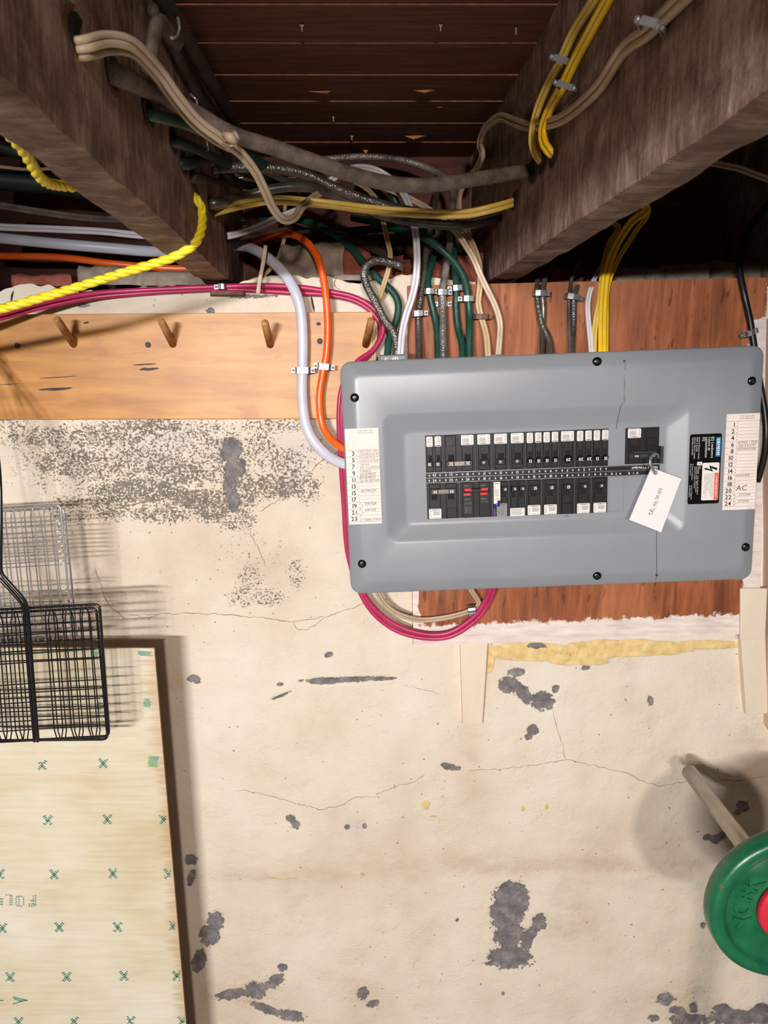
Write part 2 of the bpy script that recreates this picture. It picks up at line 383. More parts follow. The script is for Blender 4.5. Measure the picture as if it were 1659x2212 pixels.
def text(mb, s, x, z, size, y, ang=0., align='L', bold=0, width=None, mi=0, slant=0., sx=1.):
    """lay s in the x-z plane at depth y (front faces -y); ang in radians, size = em height"""
    adv = 0; items = []
    for ch in s:
        if ch == ' ': adv += .34; continue
        v, f, x1 = GL[(ch, bold)]; items.append((adv, v, f)); adv += x1+.07
    k = size*sx if width is None else width/max(adv, .01)
    off = 0 if align == 'L' else (-adv*k/2 if align == 'C' else -adv*k)
    ca, sa = math.cos(ang), math.sin(ang)
    for a, v, f in items:
        vs = []
        for px, pz in v:
            lx = (a+px+slant*pz)*k+off; lz = pz*size; vs.append((x+lx*ca-lz*sa, y, z+lx*sa+lz*ca))
        mb.add(vs, f, mi)
    return adv*k

# ================================================================== SETTING
# --- wall: fine front grid with painted-plaster fields, plus plain mass behind
def poly_sd(px, py, poly):
    """signed-ish distance in photo px to polyline, vectorised"""
    d = np.full(px.shape, 1e9)
    for (x0, y0), (x1, y1) in zip(poly[:-1], poly[1:]):
        dx, dy = x1-x0, y1-y0; t = np.clip(((px-x0)*dx+(py-y0)*dy)/(dx*dx+dy*dy), 0, 1)
        d = np.minimum(d, np.hypot(px-x0-t*dx, py-y0-t*dy))
    return d
ZT = CZ+.158                                             # top of the foundation wall
CHIPS = [(1105, 1932, 36, 26, 0), (1095, 1975, 34, 44, 0), (1100, 2020, 32, 26, 0), (1102, 2068, 44, 26, 0), (1128, 1955, 14, 30, .2), (1140, 2030, 12, 25, .3),
 (1165, 1992, 15, 17, 0), (1152, 2012, 10, 12, 0), (1102, 1480, 24, 17, .2), (1128, 1494, 20, 14, .6), (1172, 1515, 24, 20, 0), (1139, 1510, 9, 13, 0), (1200, 1488, 8, 9, 0), (1115, 1452, 18, 9, 0),
 (1152, 1578, 12, 12, -.5), (1143, 1592, 8, 7, 0), (1265, 1443, 10, 5, 0), (972, 1657, 15, 7, .2), (960, 1652, 8, 5, 0), (628, 1770, 10, 9, .6), (638, 1782, 10, 9, .8), (750, 1786, 6, 6, 0), (788, 1784, 5, 6, 0),
 (711, 1415, 9, 6, 0), (1405, 1514, 7, 11, 0), (1605, 1742, 13, 12, .5), (1595, 1755, 8, 7, 0), (1528, 1808, 10, 8, 0), (1548, 1812, 14, 9, -.5), (1560, 1805, 10, 8, 0),
 (757, 1468, 100, 5.5, -.03), (700, 1471, 40, 7, -.02), (605, 1504, 26, 3, -.4), (604, 1479, 8, 4, 0), (500, 975, 22, 30, .1), (497, 1030, 14, 50, .1), (505, 1085, 12, 22, .1), (520, 1010, 10, 20, .1),
 (466, 1990, 18, 20, 0), (452, 2020, 22, 22, .5), (412, 1858, 13, 12, 0), (412, 1895, 8, 18, .3), (430, 2075, 14, 25, .3), (552, 2140, 22, 18, .4), (592, 2120, 26, 12, -.6), (500, 2148, 36, 11, -.2), (575, 2180, 36, 9, .4), (628, 2195, 30, 12, .2), (610, 2090, 10, 8, 0),
 (784, 2145, 12, 13, 0), (806, 2168, 14, 8, -.3), (1438, 2158, 18, 13, 0), (1500, 2178, 12, 9, .8), (1465, 2185, 20, 10, .3), (1490, 2205, 42, 14, 0), (1590, 2198, 60, 17, 0), (1650, 2190, 30, 22, 0), (1560, 2180, 20, 10, 0), (1412, 2200, 12, 7, 0),
 (1520, 2000, 7, 7, 0), (1095, 2082, 50, 6, 0), (420, 1468, 14, 9, .3), (180, 660, 14, 5, 0), (540, 640, 60, 4, 0), (455, 672, 10, 7, 0), (990, 1660, 6, 5, 0), (1160, 1395, 20, 6, 0), (1087, 2147, 4, 4, 0), (988, 1988, 4, 4, 0)]
MOLD = [(330, 985, 400, 125, .90), (90, 1010, 40, 90, .8), (110, 945, 150, 34, 1.0), (160, 1000, 130, 50, 1.02), (230, 940, 140, 40, 1.), (330, 920, 120, 22, 1.05), (300, 1000, 150, 50, .98), (240, 1090, 70, 50, .98), (300, 1060, 150, 40, 1.1), (420, 1080, 80, 34, 1.1), (350, 1110, 100, 30, 1.), (390, 1020, 80, 40, 1.06), (520, 1060, 60, 60, 1.05), (560, 970, 60, 60, .92), (600, 1050, 80, 40, 1.05), (660, 1050, 50, 50, .95), (510, 1120, 60, 40, .95), (440, 930, 40, 30, .9), (600, 920, 120, 22, .92), (680, 980, 60, 60, .75),
 (150, 1100, 80, 50, .9), (460, 1095, 70, 45, 1.08), (620, 1000, 60, 50, .95), (540, 1250, 40, 40, .9), (580, 1290, 50, 25, .95), (640, 1240, 30, 50, .85), (520, 1290, 40, 30, .88), (550, 1190, 120, 60, .66), (250, 1240, 200, 80, .52), (1250, 1800, 200, 60, .45), (800, 2020, 250, 100, .5), (100, 1130, 130, 80, .66), (20, 920, 60, 30, .9), (560, 2130, 130, 60, .6), (1480, 2160, 120, 60, .6), (450, 1980, 60, 120, .55)]
def build_wall():
    root = empty('wall_back', (0, 0, 0), 'cream painted plaster basement wall, flaking and mould speckled', kind='structure')
    x0, x1, z0 = -.80, .80, .20
    nx, nz = 440, 400
    xs = np.linspace(x0, x1, nx); u = np.linspace(0, 1, nz)
    XX, UU = np.meshgrid(xs, u)
    rag = np.array([.006*math.sin(x*31)+.007*mnoise.noise((x*18, 3, 1))+.005*mnoise.noise((x*60, 9, 4)) for x in xs])
    rag = rag-.006+np.where((xs > -.25) & (xs < .15), .012, 0)*1.0-np.where(xs < -.30, .004, 0)
    ZZ = z0+UU*((ZT+rag)[None, :]-z0)
    # photo px of every vertex (used only to lay out where marks sit on the wall)
    vz = ZZ-CZ; dep = 1.2*CP-vz*SP; px = 829.5+FPX*XX/dep; py = 1106-FPX*(1.2*SP+vz*CP)/dep
    chip = np.zeros_like(XX)
    for cx, cy, rx, ry, a in CHIPS:
        dx, dy = px-cx, py-cy; X_ = (dx*math.cos(a)+dy*math.sin(a))/rx; Y_ = (-dx*math.sin(a)+dy*math.cos(a))/ry
        chip = np.maximum(chip, np.clip(1-.5*np.hypot(X_, Y_), 0, 1))
    mold = np.zeros_like(XX)
    for cx, cy, rx, ry, s in MOLD:
        mold = np.maximum(mold, s*np.clip(1.5-.95*np.hypot((px-cx)/rx, (py-cy)/ry), 0, 1))
    mold *= (py > 880)
    stain = np.zeros_like(XX)
    for cx, cy, rx, ry, s in [(700, 1890, 260, 16, .7), (1200, 1868, 420, 26, 1.), (1500, 1880, 200, 60, .8), (1020, 1620, 26, 110, .7), (1360, 1480, 20, 120, .5), (1620, 1650, 60, 160, .7), (560, 1240, 80, 60, .5), (1230, 1960, 70, 70, .9), (520, 2140, 120, 60, .8), (790, 2150, 60, 50, .9), (330, 1480, 60, 200, .4), (180, 1230, 120, 90, .35), (1470, 2150, 90, 60, .8), (1570, 1850, 120, 40, .9), (40, 970, 60, 30, .5)]:
        stain = np.maximum(stain, s*np.exp(-(((px-cx)/rx)**2+((py-cy)/ry)**2)))
    yel = np.zeros_like(XX)
    for cx, cy, rx, ry, s in [(1150, 1408, 120, 24, 1.3), (1350, 1400, 180, 22, 1.3), (1530, 1392, 90, 12, 1.2), (1055, 1420, 16, 44, 1.2), (1250, 1425, 90, 16, 1.1), (920, 1738, 16, 14, .8), (1130, 1745, 8, 10, .8), (1180, 1742, 5, 9, .9), (605, 1895, 60, 4, .8), (783, 1888, 8, 6, .9), (955, 1720, 8, 8, .7), (935, 1762, 16, 6, .7)]:
        yel = np.maximum(yel, s*np.clip(1.25-np.hypot((px-cx)/rx, (py-cy)/ry), 0, 1))
    bloom = np.zeros_like(XX)
    for cx, cy, rx, ry, s in [(320, 970, 70, 50, .8), (380, 950, 50, 30, .8), (480, 970, 40, 40, .8), (650, 960, 60, 50, .8), (640, 1020, 30, 30, .9), (770, 1785, 22, 15, 1), (60, 990, 60, 60, .4), (1555, 1836, 40, 30, .6)]:
        bloom = np.maximum(bloom, s*np.exp(-(((px-cx)/rx)**2+((py-cy)/ry)**2)))
    YY = np.zeros_like(XX); flatv = list(zip(XX.ravel(), ZZ.ravel()))
    hh = np.array([.0020*mnoise.noise((a*9, 1, b*9))+.0010*mnoise.noise((a*30, 5, b*30)) for a, b in flatv]).reshape(XX.shape)
    YY = hh+.0018*np.clip((chip-.42)*6, 0, 1)
    YY = YY-.0009*np.clip(yel, 0, 1)
    n = nx*nz; co = np.stack([XX.ravel(), YY.ravel(), ZZ.ravel()], 1)
    idx = np.arange(n).reshape(nz, nx); f = np.stack([idx[:-1, :-1].ravel(), idx[:-1, 1:].ravel(), idx[1:, 1:].ravel(), idx[1:, :-1].ravel()], 1)
    me = bpy.data.meshes.new('plaster_face'); me.vertices.add(n); me.vertices.foreach_set('co', co.ravel())
    me.loops.add(len(f)*4); me.loops.foreach_set('vertex_index', f.ravel().astype(np.int32)); me.polygons.add(len(f))
    me.polygons.foreach_set('loop_start', np.arange(0, len(f)*4, 4, dtype=np.int32)); me.polygons.foreach_set('loop_total', np.full(len(f), 4, dtype=np.int32))
    me.update(); me.polygons.foreach_set('use_smooth', np.ones(len(f), dtype=bool)); me.materials.append(M['wall'])
    for nm, ar in (('chip', chip), ('mold', mold), ('stain', stain), ('yellow', yel), ('bloom', bloom)):
        at = me.attributes.new(nm, 'FLOAT', 'POINT'); at.data.foreach_set('value', ar.ravel().astype(np.float32))
    o = bpy.data.objects.new('plaster_face', me); COL.objects.link(o); o.parent = root
    mb = MB(); mb.box(-2.0, 2.0, .004, .42, 0, ZT-.02); mb.box(-2.0, x0, 0, .004, 0, ZT-.02); mb.box(x1, 2.0, 0, .004, 0, ZT-.02); mb.box(x0, x1, 0, .004, 0, z0)
    mb.build('wall_mass', 'plaster', root)
    # cap behind ragged plaster edge
    mb = MB()
    for i in range(0, nx-8, 8):
        a, b = xs[i], xs[i+8]; za, zb = (ZT+rag[i]), (ZT+rag[i+8])
        mb.add([(a, .001, za), (b, .001, zb), (b, .02, zb-.004), (a, .02, za-.004), (a, .02, ZT-.03), (b, .02, ZT-.03)], [(0, 1, 2, 3), (3, 2, 5, 4)])
    mb.build('plaster_edge', 'stone', root)
    # hairline cracks
    def crack(pts, w, mat='crack', jit=2.2):
        c = []
        for (xa, ya), (xb, yb) in zip(pts[:-1], pts[1:]):
            k = max(2, int(math.hypot(xb-xa, yb-ya)/7))
            for i in range(k): c.append((xa+(xb-xa)*i/k+random.uniform(-jit, jit), ya+(yb-ya)*i/k+random.uniform(-jit, jit)))
        c.append(pts[-1]); mb = MB(); vs = []
        for i, (x, y) in enumerate(c):
            q = W(x, y, .0); hy = .0020*mnoise.noise((q.x*9, 1, q.z*9))+.0010*mnoise.noise((q.x*30, 5, q.z*30))
            a = c[max(i-1, 0)]; b = c[min(i+1, len(c)-1)]; dx, dy = b[0]-a[0], b[1]-a[1]; l = math.hypot(dx, dy) or 1
            ww = w*(.4+.9*random.random())*(1 if 0 < i < len(c)-1 else .2)
            vs += [(q.x-dy/l*ww, hy-.0007, q.z-dx/l*ww), (q.x+dy/l*ww, hy-.0007, q.z+dx/l*ww)]
        mb.add(vs, [(2*i, 2*i+1, 2*i+3, 2*i+2) for i in range(len(c)-1)]); mb.build('crack', mat, root)
    crack([(275, 1330), (330, 1327), (420, 1325), (500, 1328), (570, 1334), (635, 1343), (665, 1338), (700, 1332), (730, 1325), (760, 1315), (795, 1300)], .0005)
    crack([(635, 1343), (640, 1357), (665, 1360), (700, 1335)], .0005)
    crack([(513, 1706), (560, 1712), (620, 1730), (690, 1748), (735, 1740), (765, 1724), (805, 1720), (850, 1700), (900, 1685), (918, 1670)], .0004)
    crack([(1175, 1650), (1235, 1642), (1290, 1655), (1360, 1672), (1395, 1690), (1425, 1697), (1470, 1690), (1545, 1688), (1600, 1685), (1659, 1678)], .0004)
    crack([(1010, 1665), (1080, 1662), (1175, 1650)], .0003)
    crack([(1192, 1530), (1205, 1580), (1222, 1640)], .0004)
    crack([(870, 1478), (905, 1488), (950, 1498)], .0003)
    crack([(500, 1085), (520, 1110), (555, 1180), (575, 1225)], .0004)
    crack([(205, 1225), (230, 1300), (272, 1338), (340, 1332)], .0005)
    crack([(560, 1105), (620, 1070), (660, 1030), (700, 990), (735, 975)], .0006)
    crack([(210, 1110), (330, 1080), (440, 1060)], .0010, 'crack')
    crack([(418, 905), (440, 940), (470, 1000), (500, 1060)], .0005)
    crack([(671, 632), (676, 655), (679, 674)], .0016, 'crack_wide', 1)
    crack([(733, 592), (722, 605), (727, 622), (738, 628)], .0005)
    crack([(25, 660), (27, 640), (30, 628)], .0016, 'crack_wide', 1)
    # rubble and bricks bedded on top of the wall
    def rock(x0, y0, x1, y1, d, mat, nm, rough=.004, depth=.10):
        a = W(x0, y1, d); b = W(x1, y0, d); n1, n2 = 12, 7; vs = []; fs = []
        for j in range(n2+1):
            for i in range(n1+1):
                s, t = i/n1, j/n2; x = a.x+(b.x-a.x)*s; z = a.z+(b.z-a.z)*t
                e = min(s, 1-s)*5; e2 = (1-t)*4; bul = min(1, e)*min(1, e2)
                k = rough*mnoise.noise((x*40, d*50, z*40))*2
                vs.append((x+rough*mnoise.noise((z*30, 7, x*20)), -d+.012*(1-bul)+k, z+(rough*2*mnoise.noise((x*35, 3, 8)) if j == n2 else 0)))
        for j in range(n2):
            for i in range(n1): p = j*(n1+1)+i; fs.append((p, p+1, p+n1+2, p+n1+1))
        o_ = len(vs); top = [n2*(n1+1)+i for i in range(n1+1)]
        for i in top: vs.append((vs[i][0], -d+depth, vs[i][2]-.003))
        for i in range(n1): fs.append((top[i], top[i+1], o_+i+1, o_+i))
        l = [j*(n1+1) for j in range(n2+1)]; r = [j*(n1+1)+n1 for j in range(n2+1)]
        for side in (l, r):
            q = len(vs)
            for i in side: vs.append((vs[i][0], -d+depth, vs[i][2]))
            for i in range(n2): fs.append((side[i], side[i+1], q+i+1, q+i))
        MB().add(vs, fs).build(nm, mat, root, True)
    rock(603, 528, 690, 612, -.012, 'stone', 'stone', .006); rock(592, 560, 660, 618, -.006, 'stone', 'stone', .006); rock(672, 524, 742, 602, -.010, 'stone', 'stone', .005); rock(738, 532, 800, 604, -.014, 'brick', 'brick', .003)
    rock(800, 548, 872, 640, -.004, 'brick', 'brick', .003); rock(690, 590, 860, 606, -.002, 'stone', 'stone', .003)
    rock(872, 560, 960, 650, -.010, 'brick', 'brick', .003); rock(962, 548, 1045, 640, -.012, 'brick', 'brick', .003)
    rock(165, 572, 300, 615, -.03, 'stone', 'stone', .006); rock(300, 582, 450, 616, -.03, 'stone', 'stone', .005); rock(20, 590, 150, 625, -.03, 'brick', 'brick', .004)
    rock(1330, 575, 1440, 608, -.02, 'stone', 'stone', .006); rock(1430, 570, 1540, 606, -.03, 'stone', 'stone', .006); rock(1120, 575, 1300, 612, -.03, 'brick', 'brick', .004); rock(1545, 560, 1670, 605, -.05, 'stone', 'stone', .003)
    return root
wall = build_wall()
tag(MB().box(-2.0, 2.0, -3.6, .42, -.05, 0).build('floor', 'concrete'), 'plain grey concrete basement floor', kind='structure')
tag(MB().box(-2.0, 2.0, .20, .26, CZ+.13, CZ+.41).build('trim_1', 'rim', origin=(0, .20, CZ+.13)), 'dark red-brown rim board closing the joist bays above the wall', kind='structure')

for nm, b in (('wall_left', (-2.06, -2.0, -3.6, .42)), ('wall_right', (2.0, 2.06, -3.6, .42)), ('wall_rear', (-2.06, 2.06, -3.66, -3.6))):
    tag(MB().box(*b, 0, CZ+.43).build(nm, 'sidewall'), 'plain dim painted basement wall out of the picture', kind='structure')
# --- ceiling: subfloor planks and joists
ceil = empty('ceiling', (0, 0, CZ+.405), 'unfinished basement ceiling of dark plank subfloor on rough joists', kind='structure')
CEILZ = .405; y = .205; bw = .0905; k = 0
while y > -3.55:
    mb = MB(); g = .0008; ya, yb = y-bw+g, y-g           # near edge ya hangs a little lower, so its raw edge shows
    lo = .0009+.0009*random.random()
    vs = [(-2.0, ya, -lo), (2.0, ya, -lo), (2.0, yb, 0), (-2.0, yb, 0), (-2.0, ya, .02), (2.0, ya, .02), (2.0, yb, .02), (-2.0, yb, .02)]
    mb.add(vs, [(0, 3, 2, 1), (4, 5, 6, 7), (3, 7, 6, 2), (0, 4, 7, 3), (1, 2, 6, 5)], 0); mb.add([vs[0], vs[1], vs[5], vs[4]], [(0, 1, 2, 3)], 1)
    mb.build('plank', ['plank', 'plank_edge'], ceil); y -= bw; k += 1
def joist(X0, width, nm='joist', detail=False):
    """face at X0 (facing +x when width<0)"""
    s0, s1 = -2.38, 1.40; zb, zt = .16, .405; n = 150 if detail else 2; vs = []; ring = 12
    xa, xb = (X0, X0+width) if width > 0 else (X0+width, X0)
    prof = []
    for i in range(5): prof.append((xa, zt+(zb-zt)*i/4))
    for i in range(4): prof.append((xa+(xb-xa)*i/3, zb))
    for i in range(5): prof.append((xb, zb+(zt-zb)*i/4))
    for i in range(n+1):
        s = s0+(s1-s0)*i/n
        for j, (x, z) in enumerate(prof):
            a = (.0025*mnoise.noise((x*30, s*11, z*7))+.0012*mnoise.noise((x*60, s*60, z*25))) if detail else 0; b = 0
            if detail and j in (4, 5, 8, 9): a += (1 if j < 7 else -1)*.0025*max(0, mnoise.noise((1, s*9, z*9))+.3); b += .0035*max(0, mnoise.noise((3, s*19, 3))+.2)
            if detail and j in (6, 7): b += .0025*mnoise.noise((x*40, s*16, 7))
            vs.append((x+KJ*s+a, -1.2+s, z+b-CEILZ))
    m = len(prof); fs = [(i*m+j, i*m+j+1, (i+1)*m+j+1, (i+1)*m+j) for i in range(n) for j in range(m-1) if j not in (4, 8)]
    fs += [tuple(range(m)), tuple(n*m+j for j in range(m-1, -1, -1))]
    o = MB().add(vs, fs).build(nm, 'joist', ceil, detail)
    return o
joist(XL, -.046, detail=True); joist(XR, .043, detail=True); joist(XL-.046-.42, -.045); joist(XR+.043+.42, .045); joist(XL-.95, -.045); joist(XR+.95, .045); joist(XL-1.42, -.045); joist(XR+1.42, .045)
ceil_inv = Matrix.Translation((0, 0, -(CZ+.405)))
def splinter(x, y, w, kind=0):
    c = P(x, y, CEILZ-.002); mb = MB(); a = w; h = w*.35
    if kind == 0: q_ = random.random; poly = [(-a, .002*q_(), 0), (a*(.5+.3*q_()), -.001-.002*q_(), 0), (a, .003*q_(), 0), ((q_()-.3)*a, h*.3, -h*(.4+.5*q_())), (-.6*a*q_(), h*.5, -h*.6*q_())]
    else: poly = [(-a*.4, 0, 0), (a*.4, 0, 0), (a*.3, .003, 0), (0, 0, -h*1.6), (-a*.3, .003, 0)]
    vs = [ceil_inv @ (c+Vector(p)) for p in poly]; mb.add(vs, [(0, 3, 4), (0, 1, 3), (1, 2, 3), (2, 4, 3), (0, 4, 2)]); mb.build('splinter', 'splinter', ceil)
    if kind == 1: MB().tube([ceil_inv @ (c+Vector((0, .001, 0))), ceil_inv @ (c+Vector((0, .001, -.007)))], .0012, 6).build('nail', 'zinc', ceil)
for a in [(652, 53, .007, 1), (952, 53, .006, 1), (690, 197, .017, 0), (918, 194, .016, 0), (720, 252, .006, 1), (760, 293, .008, 1), (897, 293, .018, 0), (562, 296, .004, 1), (790, 324, .012, 1), (495, 238, .008, 0), (1192, 45, .007, 1), (403, 55, .006, 1), (950, 231, .006, 0), (1115, 60, .003, 1)]: splinter(*a)

def hole(fn, x, y, ry, rz):
    c = fn(x, y, .0006); sgn = 1 if fn is L else -1; mb = MB(); n = 14; ct = ceil_inv @ c
    tx = Vector((KJ, 1, 0)).normalized(); nx_ = Vector((sgn, 0, 0))
    for rr, off, mi in ((1.25, .0004, 1), (1., .0010, 0)):
        vs = [ct+nx_*off+tx*(math.cos(2*math.pi*i/n)*ry*rr*(1+.12*random.random()))+Vector((0, 0, math.sin(2*math.pi*i/n)*rz*rr)) for i in range(n)]
        mb.add(vs, [tuple(range(n))], mi)
    mb.build('drilled_hole', ['slot', 'splinter_dark'], ceil)
M['splinter_dark'] = simple('raw_wood_rim', (122, 70, 48), (92, 52, 38), 90, .8)
for a in [(L, 172, 88, .022, .016), (L, 240, 152, .018, .014), (L, 322, 244, .015, .012), (L, 374, 302, .015, .012), (L, 397, 352, .015, .012), (L, 416, 384, .015, .011), (L, 455, 446, .022, .013), (L, 427, 428, .010, .010), (L, 490, 507, .022, .013), (L, 518, 534, .030, .014),
          (R, 1150, 368, .016, .012), (R, 1152, 381, .010, .008), (R, 1172, 352, .016, .012), (R, 1196, 338, .016, .012), (R, 1112, 434, .014, .011), (R, 1092, 442, .010, .008)]: hole(*a)
# --- wooden battens and post
def slab(name, px, d0, d1, mat, bev=.0015):
    q = [W(x, y, 0) for x, y in px]; mb = MB(); mb.prism([(v.x, v.z) for v in q], -d1, -d0); o = mb.build(name, mat, None, False, origin=(q[0].x, 0, q[0].z), bevel=bev); return o
tag(slab('trim_2', [(992, 1380), (1052, 1380), (1040, 1558), (998, 1558)], -.002, .014, 'trimpaint'), 'short cream painted batten on the wall below the middle of the panel board', kind='structure')
tag(slab('trim_3', [(1592, 1366), (1645, 1366), (1650, 1534), (1604, 1536)], -.002, .014, 'trimpaint'), 'short cream painted batten below the right corner of the panel board', kind='structure')
tag(slab('trim_4', [(1648, 690), (1760, 690), (1730, 1700), (1648, 1560)], -.002, .018, 'pinkpaint'), 'pinkish painted vertical post at the right edge', kind='structure')
tag(slab('trim_5', [(1584, 1262), (1641, 1262), (1637, 1370), (1584, 1373)], .0205, .026, 'trimpaint'), 'white painted block over the right end of the panel board', kind='structure')

# --- plywood board behind the panel
def attr_slab(name, corners, y0, y1, n, fn, mats, origin):
    """slab with gridded front carrying an 'edge' field"""
    TLc, TRc, BRc, BLc = corners; vs = []; fs = []; val = []
    for j in range(n+1):
        for i in range(n+1):
            s, t = i/n, j/n; p = (TLc*(1-s)+TRc*s)*(1-t)+(BLc*(1-s)+BRc*s)*t; vs.append((p.x, y0, p.z)); val.append(fn(s, t, p))
    for j in range(n):
        for i in range(n): a = j*(n+1)+i; fs.append((a, a+n+1, a+n+2, a+1))
    mb = MB(); mb.add(vs, fs, 0)
    for a, b in ((TLc, TRc), (TRc, BRc), (BRc, BLc), (BLc, TLc)): mb.add([(a.x, y0, a.z), (b.x, y0, b.z), (b.x, y1, b.z), (a.x, y1, a.z)], [(0, 1, 2, 3)], 1); val += [0]*4
    mb.add([(p.x, y1, p.z) for p in corners], [(0, 1, 2, 3)], 1); val += [0]*4
    o = mb.build(name, mats, None, False, origin=origin); at = o.data.attributes.new('edge', 'FLOAT', 'POINT'); at.data.foreach_set('value', val); return o
bc = [W(880, 617, .02), W(1658, 599, .02), W(1640, 1368, .02), W(893, 1396, .02)]
def fb(s, t, p):
    px = 880+s*770; e = max(0, 1-abs(1-t)/.062*.5); e2 = max(0, 1-abs(s)/.018*.5) if t > .8 else 0; e3 = max(0, 1-abs(1-s)/.05*.5)*(1 if t > .1 else .5)
    return max(e, e2, e3*(.95 if t < .8 else 1))
o = attr_slab('backing_board', bc, -.02, -.001, 60, fb, ['backing', 'backing'], W(880, 617, .02)); tag(o, 'red-brown plywood board behind the electrical panel with white painted edges', 'board')

# ================================================================== COAT RACK
rack = empty('peg_rack', W(400, 905, 0), 'honey coloured pine board with wooden pegs on the wall left of the panel', 'coat rack'); ro = rack.location.copy()
tl, tr, br, bl = W(-500, 685, 0), W(806, 676, 0), W(806, 903, 0), W(-500, 907, 0)
mb = MB(); mb.prism([(v.x-ro.x, v.z-ro.z) for v in (tl, tr, br, bl)], -.019, .0); mb.build('board', 'pine', rack, bevel=.001)
for (bx_, by_), (tx, ty) in [((-55, 744), (-101, 684)), ((-270, 744), (-325, 680)), ((160, 744), (123, 690)), ((374, 744), (349, 695)), ((584, 745), (572, 697)), ((790, 745), (802, 692))]:
    a = W(bx_, by_, .017)-ro; b = W(tx, ty, .075)-ro; e = b+(b-a).normalized()*.002
    MB().tube([a, b, e], [.0062, .0058, .0040], 14).build('peg', 'peg', rack, True)
for x, y_ in [(38, 747), (320, 745), (691, 737)]:
    c = W(x, y_, .019)-ro; MB().tube([c, c+Vector((0, -.0012, 0)), c+Vector((0, -.0018, 0))], [.0045, .0045, .003], 14).build('nail_head', 'panel_dark', rack)
def gouge(x, y, w, h):
    n = 12; pts = []
    for i in range(n): a = 2*math.pi*i/n; pts.append((x+w*math.cos(a)*(1+.15*random.random()), y+h*math.sin(a)*(.6+.6*random.random())-w*math.cos(a)*.06))
    q = [W(px, py, .0192)-ro for px, py in pts]; MB().prism([(v.x, v.z) for v in q], -.0192, -.0185).build('gouge', 'dusty_dark', rack)
for a in [(322, 797, 20, 3.5), (312, 787, 24, 2), (120, 840, 34, 3.6), (125, 815, 40, 1.3), (20, 830, 20, 1.2), (186, 695+2, 6, 3), (688, 700, 5, 4)]: gouge(*a)

# ================================================================== ELECTRICAL PANEL
TH = math.radians(2.2)
PC = Vector((.2604, -.115, CZ-.1324))
panel = empty('electrical_panel', PC, 'large grey enamel breaker panel mounted sideways on the plywood board', 'breaker panel', rot=(0, -TH, 0))
def rrect(a0, a1, b0, b1, r, n=6):
    pts = []
    for cx, cz, st in ((a1-r, b1-r, 0), (a0+r, b1-r, 90), (a0+r, b0+r, 180), (a1-r, b0+r, 270)):
        for i in range(n+1): an = math.radians(st+90*i/n); pts.append((cx+r*math.cos(an), cz+r*math.sin(an)))
    return pts
def loft(rings, close=True):
    mb = MB(); n = len(rings[0][0]); vs = []
    for pts, y in rings: vs += [(p[0], y, p[1]) for p in pts]
    fs = [(k*n+i, k*n+(i+1) % n, (k+1)*n+(i+1) % n, (k+1)*n+i) for k in range(len(rings)-1) for i in range(n)]
    if close: fs.append(tuple((len(rings)-1)*n+i for i in range(n)))
    return mb.add(vs, fs)
A0, A1, B0, B1 = -.3205, .3170, -.1885, .1745
def ins(i, r, y): return (rrect(A0+i, A1-i, B0+i, B1-i, r), y)
E = (-.258, .202, -.104, .0925)
def emb(i, r, y): return (rrect(E[0]+i, E[1]-i*.9, E[2]+i*.85, E[3]-i*.9, r), y)
rings = [ins(.001, .016, .022), ins(0, .017, .020), ins(0, .017, .0125), ins(.0015, .0165, .0105), ins(.004, .016, .009), ins(.018, .012, .0015), ins(.022, .011, .0003), ins(.026, .010, 0),
         emb(-.003, .017, 0), emb(0, .016, .0006), emb(.004, .015, .0022), emb(.026, .012, .0112), emb(.030, .011, .0122), emb(.033, .010, .0124)]
o = loft(rings).build('cover', 'panel', panel, True)
MB().box(A0+.02, A1-.02, .014, .094, B0+.02, B1-.03).build('enclosure', 'panel_box', panel)
FL = .0124                                               # depth of the recessed field
def thin(a0, a1, b0, b1, y, t=.0003, name='seam', mat='panel_dark', par=panel): return MB().box(a0, a1, y-t, y+.0002, b0, b1).build(name, mat, par)
def pl(x, y, d=.115):
    w = W(x, y, d)-PC; return w.x*math.cos(TH)+w.z*math.sin(TH), -w.x*math.sin(TH)+w.z*math.cos(TH)
# joint between the two cover halves
a, b = pl(1350, 752); a2, b2 = pl(1350, 870)
thin(a-.0004, a+.0004, b2, .150, 0)
thin(a+.0006-.0012, a+.0006+.0010, b2, b-.020, -.0001, .0004, 'lit_slot_strip', 'zinc'); thin(a-.002, a+.001, b-.020, b-.0175, 0)  # pale strip paints in the light caught by the slot in the joint
def seamline(p0, p1, y0, y1, w=.0004):
    mb = MB(); vs = [(p0[0]-w, y0-.0004, p0[1]), (p0[0]+w, y0-.0004, p0[1]), (p1[0]+w, y1-.0004, p1[1]), (p1[0]-w, y1-.0004, p1[1])]; mb.add(vs, [(0, 1, 2, 3)]); mb.build('seam', 'panel_dark', panel)
seamline((a-.0015, b2), (a-.0042, .0925), 0, 0); seamline((a-.0042, .0925), (a-.006, .0665), .0006, .0116); seamline((a-.006, .0665), (a-.0062, .058), FL, FL)
a3, b3 = pl(1418, 1148); a4, b4 = pl(1420, 1243)
seamline((a3, b3), (a4-.0012, b4), 0, 0); seamline((a4+.0002, b4), (a4+.0004, b4-.010), 0, .009); thin(a4-.0028, a4+.001, b4-.0008, b4+.0012, 0, .0004)
